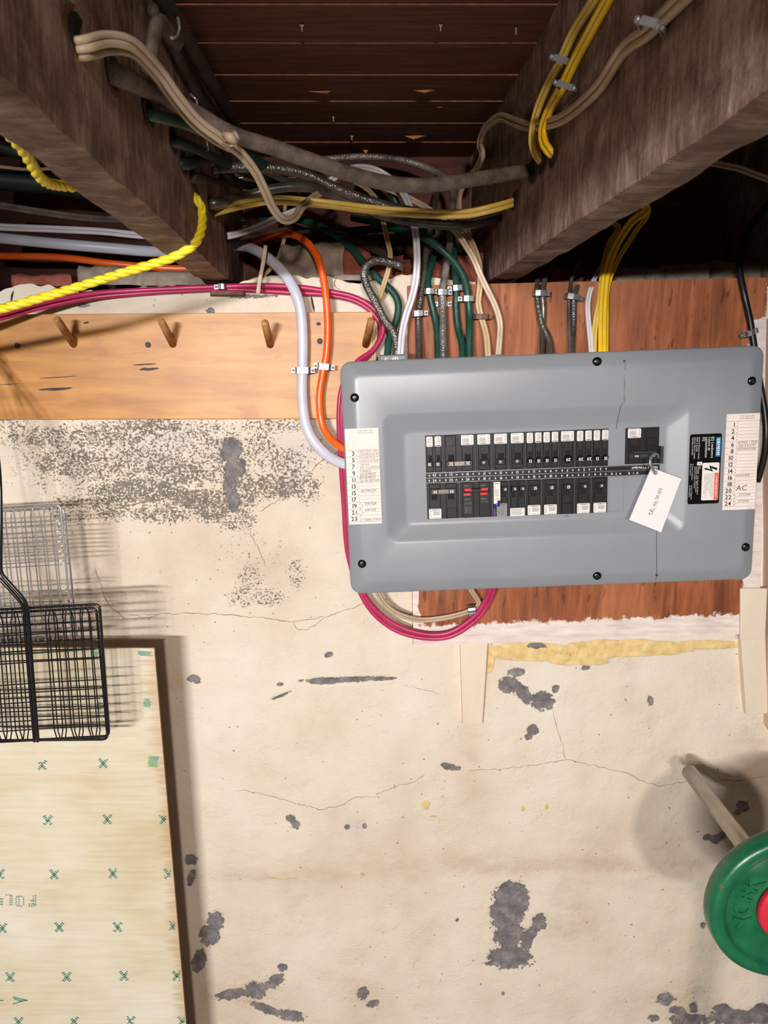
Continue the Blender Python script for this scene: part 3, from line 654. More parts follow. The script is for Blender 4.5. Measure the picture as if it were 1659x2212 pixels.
for (x, y_) in [(766, 859), (1290, 781), (1624, 823), (1611, 1182), (1290, 1244), (782, 1218)]:
    a, b = pl(x, y_); yo = .0012 if (x in (1290,) or 1) else 0
    s = MB().tube([(a, .003, b), (a, -.0008, b), (a, -.0022, b), (a, -.0028, b)], [.0066, .0066, .0048, .002], 20); ob = s.build('cover_screw', 'blackgloss', panel, True)
    m2 = MB(); m2.box(a-.0030, a+.0030, -.0030, -.0025, b-.0005, b+.0005); m2.box(a-.0005, a+.0005, -.0030, -.0025, b-.0030, b+.0030); m2.build('drive_slot', 'midplastic', ob)
# knock-out plates lower right of the breaker field
for (xa, ya, xb, yb) in [(1315, 1030, 1346, 1104), (1347, 1030, 1384, 1102), (1386, 1030, 1420, 1100)]:
    a0, b1 = pl(xa, ya, .1026); a1, b0 = pl(xb, yb, .1026); MB().bbox(a0, a1, FL-.0016, FL+.001, b0, b1, .0007).build('filler_plate', 'panel', panel, bevel=0)
# --- centre number strip
SA0, SA1 = -.1957, .1640
strip = MB().box(SA0, SA1, FL-.0052, FL+.001, -.0140, .0012).build('number_strip', 'blackplastic', panel)
mb = MB()
for zz in (.0012, -.0064, -.0140): mb.box(SA0, SA1, FL-.0056, FL-.0050, zz-.00035, zz+.00035)
mb.build('strip_line', 'zinc', strip)
mb = MB(); U = .02559
for i in range(12):
    top_n = 23-2*i; bot_n = 24-2*i
    if top_n < 1: continue
    ac = -.1955+U*(i+.5)
    yy = FL-.0054
    def tri(s, da, z, sz, ang, bold=1): text(mb, s, ac+da, z, sz, yy, ang, 'C', bold)
    if top_n >= 3:
        tri(str(top_n), 0, -.0008+.0003, .0052, math.pi); tri('A', .0082, -.0012, .0040, math.pi); tri('B', -.0082, -.0012, .0040, math.pi)
    if i < 11:
        tri(str(bot_n), 0, -.0122, .0052, 0); tri('A', .0082, -.0118, .0040, 0); tri('B', -.0082, -.0118, .0040, 0)
tri_a = -.1955+U*11.5
for s, aa in (('B', .0910), ('2', .0974), ('A', .1038)): text(mb, s, aa, -.0121, .0046, FL-.0054, 0, 'C', 1)
for s, aa in (('B', .1173), ('1', .1237), ('A', .1300)): text(mb, s, aa, -.0121, .0046, FL-.0054, 0, 'C', 1)
text(mb, 'Main / Principal', .1610, -.0012, .0052, FL-.0054, math.pi, 'L', 1, width=.040)
mb.build('strip_lettering', 'white_ink', strip)

# --- circuit breakers
def sticker(par, T, u0, u1, v0, v1, y, style, flip):
    """T maps (u,v)->(a,b); text reads with its top towards the centre strip"""
    def q(u, v): return T(u, v)
    (a0, b0), (a1, b1) = q(u0, v0), q(u1, v1); a0, a1 = sorted((a0, a1)); b0, b1 = sorted((b0, b1))
    rp = rrect(a0, a1, b0, b1, min(.0016, (a1-a0)*.2), 3); mb = MB(); mb.prism(rp[::-1], y-.0003, y+.0001); st = mb.build('rating_sticker', 'sticker', par)
    ink = MB(); w = u1-u0; h = v1-v0; ang = math.pi if flip else 0
    def ln(ua, ub, v, t=.00022):
        (x0, z0), (x1, z1) = q(ua, v-t), q(ub, v+t); x0, x1 = sorted((x0, x1)); z0, z1 = sorted((z0, z1)); ink.add([(x0, y-.0004, z0), (x1, y-.0004, z0), (x1, y-.0004, z1), (x0, y-.0004, z1)], [(0, 1, 2, 3)])
    if style == 'brand':
        x, z = q(u0+w*.24, v0+.0026); text(ink, 'SIEMENS', x, z, .0026, y-.0004, ang, 'L', 1, width=w*.64)
        (x, z) = q(u0+w*.13, v0+.0014); ink.box(x-.0005, x+.0005, y-.0004, y-.0003, z-.0005, z+.0005)
        for k in range(6): ln(u0+w*(.34+.03*(k % 2)), u1-w*(.08+.04*((k*7) % 3)), v0+.0044+k*.0011)
        for k in range(7): ln(u0+w*.06, u0+w*.22, v0+.0042+k*.0015, .00016)
        x, z = q(u0+w*.38, v1-.0008); text(ink, 'B1515', x, z, .0022, y-.0004, ang, 'L', 0, width=w*.5)
    else:
        for k in range(8): ln(u0+w*.14, u1-w*(.2+.06*((k*5) % 3)), v0+.0018+k*.0017, .0002)
        (x, z) = q(u0+w*.75 if style == 'dot' else u0+w*.25, v0+h*.5); ink.box(x-.0005, x+.0005, y-.0004, y-.0003, z-.0005, z+.0005)
        if style == 'bar': ln(u0+w*.12, u1-w*.12, v0+.0012, .0005)
    ink.build('sticker_print', 'dark_ink', st)
TOP0, BOT0, VH = .0018, -.0146, .0570
def rowT(ac, top):
    if top: return lambda u, v: (ac-u, TOP0+v)
    return lambda u, v: (ac+u, BOT0-v)
def bxT(mb, T, u0, u1, v0, v1, y0, y1, ch=.0005):
    (a0, b0), (a1, b1) = T(u0, v0), T(u1, v1); a0, a1 = sorted((a0, a1)); b0, b1 = sorted((b0, b1)); mb.bbox(a0, a1, y0, y1, b0, b1, ch)
def numtext(par, T, s, u, v, size, y, top, mat='white_ink'):
    mb = MB(); x, z = T(u, v+size*.35); text(mb, s, x, z, size, y, math.pi if top else 0, 'C', 1); mb.build('rating_number', mat, par)
def breaker(i, top, kind, amps='15', lab=None, small=False, knob=False, nosticker=False):
    ac = -.1955+U*(i+.5)+(U/2 if kind == 'double' or kind == 'gfi' else 0); T = rowT(ac, top)
    w = U*(2 if kind in ('double', 'gfi') else 1)/2-.0003
    bo = empty('circuit_breaker', (0, 0, 0)); bo.parent = panel; bo['label'] = lab
    y0 = FL-.0015
    mb = MB(); bxT(mb, T, -w, w, 0, VH, y0, FL+.004, .0006)
    cols = {'single': [0], 'double': [-U/2, U/2], 'gfi': [-U/2, U/2], 'tandem': [-U/4, U/4], 'afci': [U*.2], 'twin': [-U*.22, U*.26]}[kind]
    hw = {'single': .0084, 'double': .0084, 'gfi': .0084, 'tandem': .0047, 'afci': .0050, 'twin': .0050}[kind]
    for c in cols: bxT(mb, T, c-hw, c+hw, .0012, VH-.0010, y0-.0026, y0+.001, .0007)
    if kind == 'single': bxT(mb, T, hw-.016, hw-.0030, .0255, .0395, y0-.0034, y0, .0005)
    mb.build('body', 'blackplastic', bo)
    yt = y0-.0026
    if kind == 'gfi':
        tg = MB(); bxT(tg, T, -U*.72, U*.72, .0100, .0165, yt-.0060, yt, .001); t_ = tg.build('handle_tie', 'blackplastic', bo)
        for c in cols:
            r = MB(); bxT(r, T, c-.0062, c+.0048, .0095, .0136, yt-.0070, yt-.0050, .0005); r.build('red_toggle', 'red', bo)
            r = MB(); bxT(r, T, c-.0066, c+.0042, .0176, .0216, yt-.0012, yt+.0003, .0004); r.build('red_window', 'red', bo)
        tm = MB()
        for c in cols:
            x, z = T(c-.0056, .0076); text(tm, 'On/I', x, z, .0040, yt-.0003, 0, 'L', 0, width=.0075)
            x, z = T(c-.0056, .0290); text(tm, 'Off/O', x, z, .0040, yt-.0003, 0, 'L', 0, width=.0095)
        x, z = T(cols[1]-.0056, .0325); text(tm, 'Common trip', x, z, .0022, yt-.0003, 0, 'L', 0, width=.0105)
        for k, s in enumerate(['Cable rated', 'Use ST 120/24', '', 'Circuit breaker', 'Disjoncteur', 'Type QT', '240V 10 kA', 'HACR Type']):
            if s: x, z = T(cols[0]-.0056, .0330+k*.0023); text(tm, s, x, z, .0020, yt-.0003, 0, 'L', 0, width=.0110)
        tm.build('breaker_print', 'grey_ink', bo); return bo
    for c in cols:
        sw = hw*.62
        s = MB(); bxT(s, T, c-sw-.0003, c+sw*.75, .0150, .0265, yt-.0003, yt, .0001); s.build('toggle_slot', 'slot', bo)
        f = MB()                                        # thin frame lines around the slot
        bxT(f, T, c-hw+.0006, c+hw-.0006, .0274, .0280, yt-.0007, yt, .0002); bxT(f, T, c+hw-.0012, c+hw-.0006, .0060, .0280, yt-.0007, yt, .0002); f.build('slot_frame', 'midplastic', bo)
        t0, t1 = (.0085, .0175)
        tgl = MB()
        if knob:
            x, z = T(c, .0138); r = hw*.78 if kind == 'single' else hw*.98
            tgl.tube([(x, yt, z), (x, yt-.0045, z), (x, yt-.0060, z)], [r, r, r*.8], 18); yy = yt-.0062
        else:
            bxT(tgl, T, c-sw-.0012, c+sw+.0012, t0, t1, yt-.0050, yt, .0008); yy = yt-.0052
        tgl.build('toggle', 'blackgloss' if knob else 'blackplastic', bo, False)
        numtext(bo, T, amps, c+(.001 if not knob else -.001*0), .0132 if not knob else .0125, .0050 if small else .0066, yy, top)
    if kind == 'double':
        t = MB(); bxT(t, T, -U*.73, U*.73, .0095, .0166, yt-.0064, yt-.0052, .0004); tie = t.build('handle_tie', 'steel', bo)
        for c in cols:
            s = MB(); bxT(s, T, c-.0050, c+.0050, .0108, .0153, yt-.0068, yt-.0062, .0003); s.build('tie_window', 'blackplastic', tie)
            numtext(tie, T, amps, c, .0131, .0060, yt-.0070, top)
        sticker(bo, T, cols[0]-.0100, cols[0]+.0092, .0405, .0560, yt, 'brand', top)
        m = MB(); bxT(m, T, cols[1]-.0078, cols[1]+.0078, .0400, .0555, yt-.0007, yt, .0004); m.build('blank_plate', 'blackplastic', bo)
    elif kind == 'single' and not nosticker: sticker(bo, T, -.0098, .0098, .0405, .0560, yt, 'brand', top)
    elif kind == 'single':
        m = MB(); bxT(m, T, -.0072, .0072, .0400, .0555, yt-.0007, yt, .0004); m.build('blank_plate', 'blackplastic', bo)
    elif kind == 'tandem':
        for j, c in enumerate(cols): sticker(bo, T, c-.0049, c+.0047, .0400, .0556, yt, 'dot' if j else 'bar', top)
        for c in cols:
            m = MB()
            for k in range(5): bxT(m, T, c-.0022, c+.0022, .0300+k*.0018, .0306+k*.0018, yt-.0005, yt, .0001)
            m.build('moulded_ridges', 'midplastic', bo)
    elif kind == 'twin':
        (a0, b0), (a1, b1) = T(-.0115, .0440), T(.0110, .0566); mb = MB(); mb.box(a0, a1, yt-.0004, yt, b1, b0); st = mb.build('rating_sticker', 'sticker', bo); ik = MB()
        for k in range(8): ik.add([(a0+.001+(k % 3)*.0006, yt-.0005, b0-.0016-k*.0013), (a1-.002-(k*5 % 4)*.0012, yt-.0005, b0-.0016-k*.0013), (a1-.002-(k*5 % 4)*.0012, yt-.0005, b0-.0012-k*.0013), (a0+.001+(k % 3)*.0006, yt-.0005, b0-.0012-k*.0013)], [(0, 1, 2, 3)])
        ik.build('sticker_print', 'dark_ink', st)
    elif kind == 'afci':
        (a0, b0), (a1, b1) = T(-.0112, .0020), T(-.0012, .0310); mb = MB(); mb.box(a0, a1, yt-.0010, y0, b1, b0); mb.box(a0, a0+.0055, yt-.0010, y0, b1-.005, b1); st = mb.build('rating_sticker', 'sticker', bo); ik = MB()
        text(ik, 'SIEMENS', a0+.0008, b0-.0030, .0020, yt-.0012, 0, 'L', 1, width=.0085); text(ik, 'UL', a0+.0012, b0-.0095, .0034, yt-.0012, 0, 'L', 0, width=.003); text(ik, 'CAFCI', a0+.0006, b1+.0008, .0036, yt-.0012, 0, 'L', 0, width=.0090)
        for k in range(9): ik.box(a0+.0008, a1-.001-(k*3 % 4)*.0007, yt-.0012, yt-.0010, b0-.0115-k*.0013, b0-.0112-k*.0013)
        ik.build('sticker_print', 'dark_ink', st)
        x, z = T(-.0062, .0375); MB().tube([(x, y0, z), (x, yt-.003, z), (x, yt-.0034, z)], [.0026, .0026, .002], 14).build('test_button', 'blue', bo, True)
        (a0, b0), (a1, b1) = T(-.0068, .0408), T(.0092, .0560); mb = MB(); mb.box(a0, a1, yt-.0008, y0, b1, b0); mb.box(a0+.005, a1, yt-.0008, y0, b0, b0+.0050); st2 = mb.build('test_sticker', 'grey_ink', bo)
        ik = MB(); text(ik, 'TEST', a0+.0055, b0+.0010, .0042, yt-.0010, 0, 'L', 1, width=.0100)
        for k in range(6): ik.box(a0+.0015, a1-.002-(k % 3)*.0014, yt-.0010, yt-.0008, b0-.0026-k*.0020, b0-.0022-k*.0020)
        ik.build('sticker_print', 'dark_ink', st2)
        (a0, b0), (a1, b1) = T(-.0118, .0440), T(-.0088, .0560); MB().box(a0, a1, yt-.0006, y0, b1, b0).build('purple_stripe', 'purple', bo)
    return bo
breaker(0, True, 'tandem', '15', 'narrow twin breaker at the left end of the upper row')
breaker(1, True, 'double', '30', 'two-pole 30 amp breaker with bright handle tie, upper row')
breaker(3, True, 'single', '15', 'single breaker third from left, upper row', small=True)
breaker(4, True, 'single', '15', 'single breaker above number 15', small=True)
breaker(5, True, 'single', '15', 'single breaker above number 13', small=True)
breaker(6, True, 'tandem', '15', 'twin breaker above number 11', knob=True)
breaker(7, True, 'tandem', '15', 'twin breaker above number 9', knob=True)
breaker(8, True, 'single', '20', 'single 20 amp breaker above number 7', knob=True)
breaker(9, True, 'tandem', '20', 'twin 20 amp breaker above number 5', knob=True)
breaker(10, True, 'tandem', '15', 'twin breaker at the right end of the upper row', knob=True)
breaker(0, False, 'double', '40', 'two-pole 40 amp breaker with bright handle tie, lower row')
breaker(2, False, 'gfi', '', 'two-pole breaker with red on and off markers')
breaker(4, False, 'afci', '15', 'breaker with tall white label and blue test button', small=True)
breaker(5, False, 'twin', '15', 'twin toggle breaker with wide white sticker, lower row', small=True)
breaker(6, False, 'single', '15', 'single breaker below number 12')
breaker(7, False, 'single', '15', 'single breaker below number 10')
breaker(8, False, 'single', '15', 'single breaker without sticker below number 8', nosticker=True)
breaker(9, False, 'single', '15', 'single breaker below number 6', small=True)
breaker(10, False, 'single', '15', 'single breaker at the right end of the lower row', small=True)
# main breaker
mbk = empty('main_breaker', (0, 0, 0)); mbk.parent = panel; mbk['label'] = 'two-pole 100 amp main breaker standing alone at the right'
TM = lambda u, v: (.1375-u, .0030+v)
mb = MB(); bxT(mb, TM, -.0258, .0258, 0, .0555, FL-.0020, FL+.004, .0006)
for c in (-.0130, .0130): bxT(mb, TM, c-.0088, c+.0088, .001, .0545, FL-.0050, FL-.001, .0006); bxT(mb, TM, c-.0060, c+.0070, .0280, .0400, FL-.0062, FL-.004, .0005)
mb.build('body', 'blackplastic', mbk)
for c in (-.0130, .0130): m = MB(); bxT(m, TM, c-.0075, c+.0075, .0180, .0275, FL-.0056, FL-.004, .0001); m.build('toggle_slot', 'slot', mbk)
m = MB(); bxT(m, TM, -.0230, .0215, .0100, .0170, FL-.0150, FL-.004, .0012); bxT(m, TM, -.0195, .0185, .0165, .0200, FL-.0100, FL-.004, .001); h = m.build('handle', 'midplastic', mbk)
for c in (-.0125, .0125): m = MB(); bxT(m, TM, c-.0050, c+.0050, .0112, .0156, FL-.0154, FL-.0148, .0002); m.build('tie_window', 'slot', h); numtext(h, TM, '100', c, .0134, .0044, FL-.0156, True)
sticker(mbk, TM, .0035, .0235, .0405, .0548, FL-.0050, 'brand', True)
a, b = pl(1421, 985, .1026); m = MB(); m.box(a-.0020, a+.0024, FL-.016, FL, b-.0100, b+.0160); m.build('lock_bracket', 'midplastic', mbk)
# pencil arrow on the cover under the lower row
a, b = pl(1223, 1118, .1026); m = MB()
for (p, q) in [((0, -.007), (.001, .005)), ((.001, .005), (-.004, 0)), ((.001, .005), (.005, .0005))]: m.tube([(a+p[0], FL-.0002, b+p[1]), (a+q[0], FL-.0002, b+q[1])], .00022, 4)
m.build('pencil_arrow', 'pencil', panel)
a, b = pl(1290, 898); m = MB(); text(m, '15A', a-.005, b, .005, .0030, .05, 'L', 0, width=.011); m.build('pencil_note', 'grey_ink', panel)

# --- circuit directories
def directory(name, a0, a1, b0, b1, rows, head, lab, skew=0.):
    st = MB().box(a0, a1, -.0006, .0003, b0, b1).build(name, 'paper', panel); st['label'] = lab
    pr = MB(); hw = MB(); y = -.0008; n = len(rows); w = a1-a0
    text(pr, 'Your electrician', a0+w*.62, b1-.0046, .0034, y, 0, 'C', 0, width=w*.44); text(pr, 'Votre électricien', a0+w*.62, b1-.0080, .0034, y, 0, 'C', 0, width=w*.46)
    top = b1-head; foot = .0035 if head > .02 else .0050; rh = (top-b0-foot)/n; rl = MB()
    for i, (num, ta, tb) in enumerate(rows):
        z1 = top-i*rh; rl.box(a0, a1, y, y+.0002, z1-.00018, z1+.00018); rl.box(a0+w*.36, a1, y, y+.0002, z1-rh*.5-.00012, z1-rh*.5+.00012)
        text(pr, num, a0+w*.27, z1-rh*.82, rh*.92, y, 0, 'R', 1); text(pr, 'A', a0+w*.32, z1-rh*.36, rh*.30, y, 0, 'L', 0); text(pr, 'B', a0+w*.32, z1-rh*.86, rh*.30, y, 0, 'L', 0)
        for t, zz in ((ta, .42), (tb, .92)):
            if t: text(hw, t[0], a0+w*t[1], z1-rh*zz, rh*t[2], y-.0001, .015, 'L', 0, width=w*t[3], slant=.18)
    rl.box(a0, a1, y, y+.0002, b0+foot-.00018, b0+foot+.00018)
    rl.build('ruled_line', 'rule_ink', st); tag(pr.build('printed_text', 'dark_ink', st), kind='stuff'); return st, hw, (top, rh, w)
rowsL = [('3', ('LIGHT STOVE + FAN', .38, .5, .56), ('COUNTER PLUG RT', .38, .5, .60)), ('5', ('COUNTER PLUG LT', .38, .5, .58), ('COUNTER PLUG WASH', .38, .5, .60)), ('7', ('DIN RM', .42, .42, .26), ('M/W + TOASTER PLUG', .40, .48, .60)),
         ('9', ('FURNACE', .40, .5, .34), ('BASEMENT', .40, .55, .48)), ('11', ('BASEMENT', .38, .6, .50), ('DIN RM UPSTAIRS', .38, .5, .60)), ('13', None, None), ('15', ('BATHROOM', .40, .55, .46), None), ('17', None, None),
         ('19', ('DRYER', .50, .6, .36), None), ('21', ('DRYER', .50, .6, .34), None), ('23', None, ('LT FISHING PORCH', .36, .55, .62))]
st, hw, (tp, rh, w_) = directory('circuit_directory', -.3175, -.2665, -.0732, .0745, rowsL, .0325, 'left paper circuit list with odd numbers')
for (za, zb) in ((8, 9), (9, 10)):
    zc = tp-rh*(za+.55); pts = [(-.3175+w_*.36, -.0009, zc+rh*.45), (-.3175+w_*.42, -.0009, zc+rh*.25), (-.3175+w_*.44, -.0009, zc), (-.3175+w_*.41, -.0009, zc-rh*.3), (-.3175+w_*.34, -.0009, zc-rh*.42)]; hw.tube(pts, .0002, 4)
hw.build('handwriting', 'pencil', st)
rowsR = [('1', None, None), ('2', None, None), ('4', None, None), ('6', ('OFFICE / DEN', .36, .55, .60), ('2ND B ROOM', .38, .55, .52)), ('8', ('DISHWASHER', .36, .55, .58), None), ('10', None, None), ('12', None, None), ('14', None, None), ('16', ('WASHER', .36, .5, .42), None), ('18', None, None), ('20', None, None), ('22', ('STOVE', .48, .6, .36), None), ('24', ('STOVE', .46, .6, .34), None)]
st, hw, (tp, rh, w_) = directory('circuit_directory', .2598, .3098, -.0727, .0745, rowsR, .0110, 'right paper circuit list with even numbers')
text(hw, 'AC', .2598+w_*.38, tp-rh*10.55, .0120, -.0009, .03, 'L', 0, width=w_*.34, slant=.2)
for za in (11, 12):
    zc = tp-rh*(za+.5); a_ = .2598
    hw.tube([(a_+w_*.32, -.0009, zc+rh*.42), (a_+w_*.42, -.0009, zc+rh*.05), (a_+w_*.32, -.0009, zc-rh*.35)], .0002, 4)
text(hw, '5070-R', .2598+w_*.8, -.0712, .0020, -.0009, 0, 'L', 0)
hw.build('handwriting', 'pencil', st)
# --- black maker's label, its lettering runs downwards
rp = rrect(.2058, .2540, -.0615, .0462, .003, 4); lb = MB().prism(rp[::-1], -.0006, .0003).build('maker_label', 'blackgloss', panel); lb['label'] = 'black maker label with teal name band and white warning card'
DN = -math.pi/2
MB().box(.2455, .2525, -.0009, -.0003, .0110, .0405).build('name_band', 'teal', lb)
m = MB(); text(m, 'SIEMENS', .2468, .0388, .0062, -.0011, DN, 'L', 1, width=.0262)
text(m, 'EQ Loadcentre', .2385, .0415, .0058, -.0008, DN, 'L', 0, width=.0325); text(m, 'Centre de', .2335, .0415, .0058, -.0008, DN, 'L', 0, width=.0210); text(m, 'consommation', .2292, .0415, .0058, -.0008, DN, 'L', 0, width=.0315); text(m, 'EQ', .2248, .0415, .0058, -.0008, DN, 'L', 0, width=.0065)
for k, (s, ww) in enumerate([('Siemens Electric Limited', .033), ('Made in Canada', .022), ('Siemens Electric Limitée', .033), ('Fabriqué au Canada', .027)]): text(m, s, .2190-k*.0033, .0415, .0032, -.0008, DN, 'L', 0, width=ww)
for k, (s, ww) in enumerate([('ON', .004), ('DANGER  Turn power off before', .044), ('working inside  Mettre hors', .040), ('tension avant d ouvrir', .034)]): text(m, s, .2216-k*.0026+.0004, -.0030, .0026, -.0008, DN, 'L', 0, width=ww)
for k, (s, ww) in enumerate([('To Reset to Maximum', .025), ('Pour rearmer', .018)]): text(m, s, .2102-k*.0028, .0012, .0026, -.0008, DN, 'L', 0, width=ww)
for k, (s, ww) in enumerate([('Center of Equipment', .022), ('per CSA Standard', .018)]): text(m, s, .2102-k*.0028, -.0320, .0026, -.0008, DN, 'L', 0, width=ww)
m.build('label_lettering', 'white_ink', lb)
rp = rrect(.2262, .2520, -.0560, .0020, .002, 4); wc = MB().prism(rp[::-1], -.0010, -.0004).build('warning_card', 'sticker', lb)
MB().box(.2452, .2516, -.0014, -.0009, -.0550, -.0140).build('warning_band', 'redprint', lb)
def bz(pts): return [(.2285+(x-1035)*.000160, -.0070-(y-603)*.000160) for x, y in pts]
bolt = bz([(1164, 600), (1160, 622), (1104, 600), (1124, 634), (1058, 612), (1062, 622), (1034, 602), (1066, 590), (1063, 600), (1098, 610), (1082, 572)])
MB().prism(bolt[::-1], -.0014, -.0010).build('lightning_symbol', 'slot', lb)
m = MB()
for k in range(7): text(m, ['Dangerous voltage hazard', 'will cause death or injury', 'turn power off before', 'opening this cover', 'Tension dangereuse', 'couper le courant avant', 'd enlever le couvercle'][k], .2424-k*.0021, -.0150, .0020, -.0013, DN, 'L', 0, width=[.038, .036, .030, .026, .028, .035, .031][k])
text(m, 'Z', .2270, -.0150, .0001, -.0013)
m.build('warning_text', 'dark_ink', lb)
m = MB(); text(m, '! AVERTISSEMENT', .2466, -.0160, .0042, -.0016, DN, 'L', 1, width=.0360); m.build('band_text', 'sticker', lb)
m = MB(); m.box(.2180, .2255, -.0010, -.0004, -.0015, .0020+.0018); m.build('small_symbol_card', 'paper', lb)
m = MB(); m.box(.2208, .2228, -.0013, -.0009, .0002, .0022); m.build('small_symbol', 'redprint', lb)
# --- card tag on a grey cable tie
tg = empty('card_tag', W(1416, 1020, .128), 'white card tag with phone number hanging from the main breaker', 'tag'); to = tg.location.copy()
q = [W(*p)-to for p in [(1407, 1010, .128), (1472, 1034, .128), (1428, 1150, .128), (1359, 1123, .128)]]
vs = [v+Vector((0, 0, 0)) for v in q]+[v+Vector((0, .0008, 0)) for v in q]
MB().add(vs, [(0, 3, 2, 1), (4, 5, 6, 7), (0, 1, 5, 4), (1, 2, 6, 5), (2, 3, 7, 6), (3, 0, 4, 7)]).build('card', 'tagcard', tg)
yf = -.0085; m = MB(); c0 = W(1409, 1113, .1283)-to; c1 = W(1432, 1056, .1283)-to; an = math.atan2(c1.z-c0.z, c1.x-c0.x)
text(m, 'CALL (416) 749-7878', c0.x, c0.z, .0084, c0.y, an, 'L', 0, width=(c1-c0).length)
c2 = W(1405, 1110, .1283)-to; text(m, 'r I', c2.x, c2.z-.002, .0075, c2.y, an, 'L', 0, width=.008); m.build('tag_text', 'dark_ink', tg)
ey = W(1416, 1021, .1286)-to; m = MB()
for i in range(16):
    a_ = 2*math.pi*i/16; b_ = 2*math.pi*(i+1)/16
    m.add([(ey.x+math.cos(t)*r, ey.y, ey.z+math.sin(t)*r) for t, r in ((a_, .0020), (b_, .0020), (b_, .0034), (a_, .0034))], [(0, 1, 2, 3)])
m.build('eyelet', 'zinc', tg, True)
mb = sweep([W(1416, 1022, .126)-to, W(1416, 1021, .133)-to, W(1409, 1012, .142)-to, W(1405, 998, .143)-to, W(1407, 988, .140)-to, W(1413, 981, .132)-to, W(1421, 982, .122)-to, W(1423, 990, .116)-to], .0042, .0014, 'round', seg=.002, ref=(0, -1, .2))
mb.build('cable_tie', 'clip', tg, True)

# ================================================================== CABLES
CW = 'cables crossing between the two joists'
cable('pair of cream cables leaving the upper left hole and looping over the thick grey cable', 'cream_cable', .0105, .0062,
      [L(110, 98, -.03), L(172, 97, .004), (235, 84, .635), (290, 98, .60), (345, 155, .54), (383, 208, .50), (428, 262, .46), (478, 300, .43), (520, 332, .40), (552, 372, .37), (572, 412, .34), (590, 450, .31), (612, 474, .28), (636, 470, .24), (655, 445, .18), (690, 418, .10), (730, 400, .02)], 'flat')
cable('second cream cable just beneath the upper cream cable at the left joist', 'beige_cable', .0095, .006,
      [L(120, 118, -.03), L(178, 116, .004), (240, 104, .61), (290, 114, .575), (335, 160, .52), (375, 215, .48), (420, 268, .45), (470, 305, .42), (500, 320, .41)], 'flat')
cable('thick grey cloth cable sagging from left joist to right joist', 'grey_cloth', .0165, .012,
      [L(190, 125, -.03), L(245, 158, .004), (330, 198, .475), (420, 243, .42), (500, 289, .40), (600, 322, .38), (700, 357, .36), (800, 388, .34), (880, 400, .32), (960, 396, .31), (1050, 383, .285), R(1143, 369, 0), R(1180, 366, -.03)])
cable('glossy black lacquered cable stapled at the left, crossing behind the yellow cable', 'black_cloth', .0150, .013,
      [(450, 364, .14), (500, 362, .13), (581, 363, .12), (653, 374, .11), (707, 398, .10), (762, 422, .09), (834, 445, .08), (888, 457, .06), (940, 466, .02), (980, 480, -.05)])
cable('smooth dark shiny cable sagging under the yellow cable between the joists', 'smoothblack', .0135, .011,
      [L(420, 455, -.03), L(456, 441, .003), (520, 427, .14), (590, 408, .13), (650, 404, .12), (700, 414, .10), (760, 440, .08), (830, 465, .09), (900, 480, .10), (1000, 486, .10), R(1076, 470, .004), R(1110, 460, -.03)])
cable('yellow flat cable stretched between the joists', 'paleyellow_cable', .0125, .0065,
      [L(440, 470, -.03), L(466, 457, .003), (540, 438, .155), (600, 432, .155), (700, 440, .14), (800, 452, .155), (900, 460, .165), (1000, 462, .175), (1060, 451, .18), R(1110, 437, 0), R(1135, 430, -.03)], 'flat')
cable('thin dark cable between the glossy black and the shiny dark cable', 'smoothblack', .008, .008,
      [(505, 378, -.06), (560, 380, -.04), (620, 392, -.02), (690, 410, .0), (760, 436, .02)])
cable('braided metal cable arching high and dropping to the numbered clamp', 'braid', .0115, .009,
      [(640, 352, -.12), (720, 343, -.12), (790, 339, -.12), (868, 346, -.11), (930, 366, -.10), (964, 388, -.08), (978, 416, -.05), (977, 456, -.02), (973, 513, .0), (969, 545, .01), (962, 591, .022), (956, 627, .030), (957, 667, .034), (957, 720, .045), (958, 800, .06)])
cable('braided dark cable dropping left of the green cables', 'black_cloth', .0105, .009,
      [(950, 395, -.10), (943, 419, -.06), (937, 450, -.03), (929, 501, -.005), (921, 543, .01), (916, 591, .020), (910, 636, .028), (904, 676, .032), (904, 712, .035), (907, 800, .06)])
cable('dark green cable sweeping right from the brick area to the grey connector', 'green_cable', .0115, .0095,
      [(560, 478, -.08), (650, 475, -.06), (720, 505, -.03), (756, 533, -.01), (786, 567, .005), (819, 603, .015), (850, 633, .022), (861, 661, .025), (855, 697, .028), (842, 727, .035), (834, 800, .055)])
cable('stiff black braided cable bent back in a loop beside the white cable', 'black_cloth', .0125, .006,
      [(872, 577, .055), (850, 569, .055), (820, 563, .055), (797, 568, .052), (786, 590, .05), (794, 621, .048), (811, 652, .046), (827, 685, .046), (846, 712, .048), (857, 739, .05), (856, 800, .058)])
cable('dark green cable curving over the braided cable to the numbered clamp at right', 'green_cable', .0115, .0095,
      [(760, 470, -.08), (820, 482, -.05), (871, 498, -.01), (901, 507, .02), (931, 522, .04), (961, 546, .045), (986, 572, .042), (1003, 602, .038), (1011, 639, .033), (1014, 682, .034), (1014, 720, .045), (1014, 800, .06)])
cable('dark green cable between two braided cables above the panel', 'green_cable', .0110, .009,
      [(960, 500, -.06), (942, 540, -.01), (931, 576, .01), (924, 609, .026), (928, 636, .030), (937, 676, .030), (944, 712, .036), (947, 800, .06)])
cable('dark green cable held by the plain clamp, second green cable from the right', 'green_cable', .0110, .009,
      [(975, 500, -.08), (981, 545, -.01), (983, 585, .015), (986, 621, .028), (985, 667, .030), (990, 712, .034), (998, 745, .045), (1000, 800, .06)])
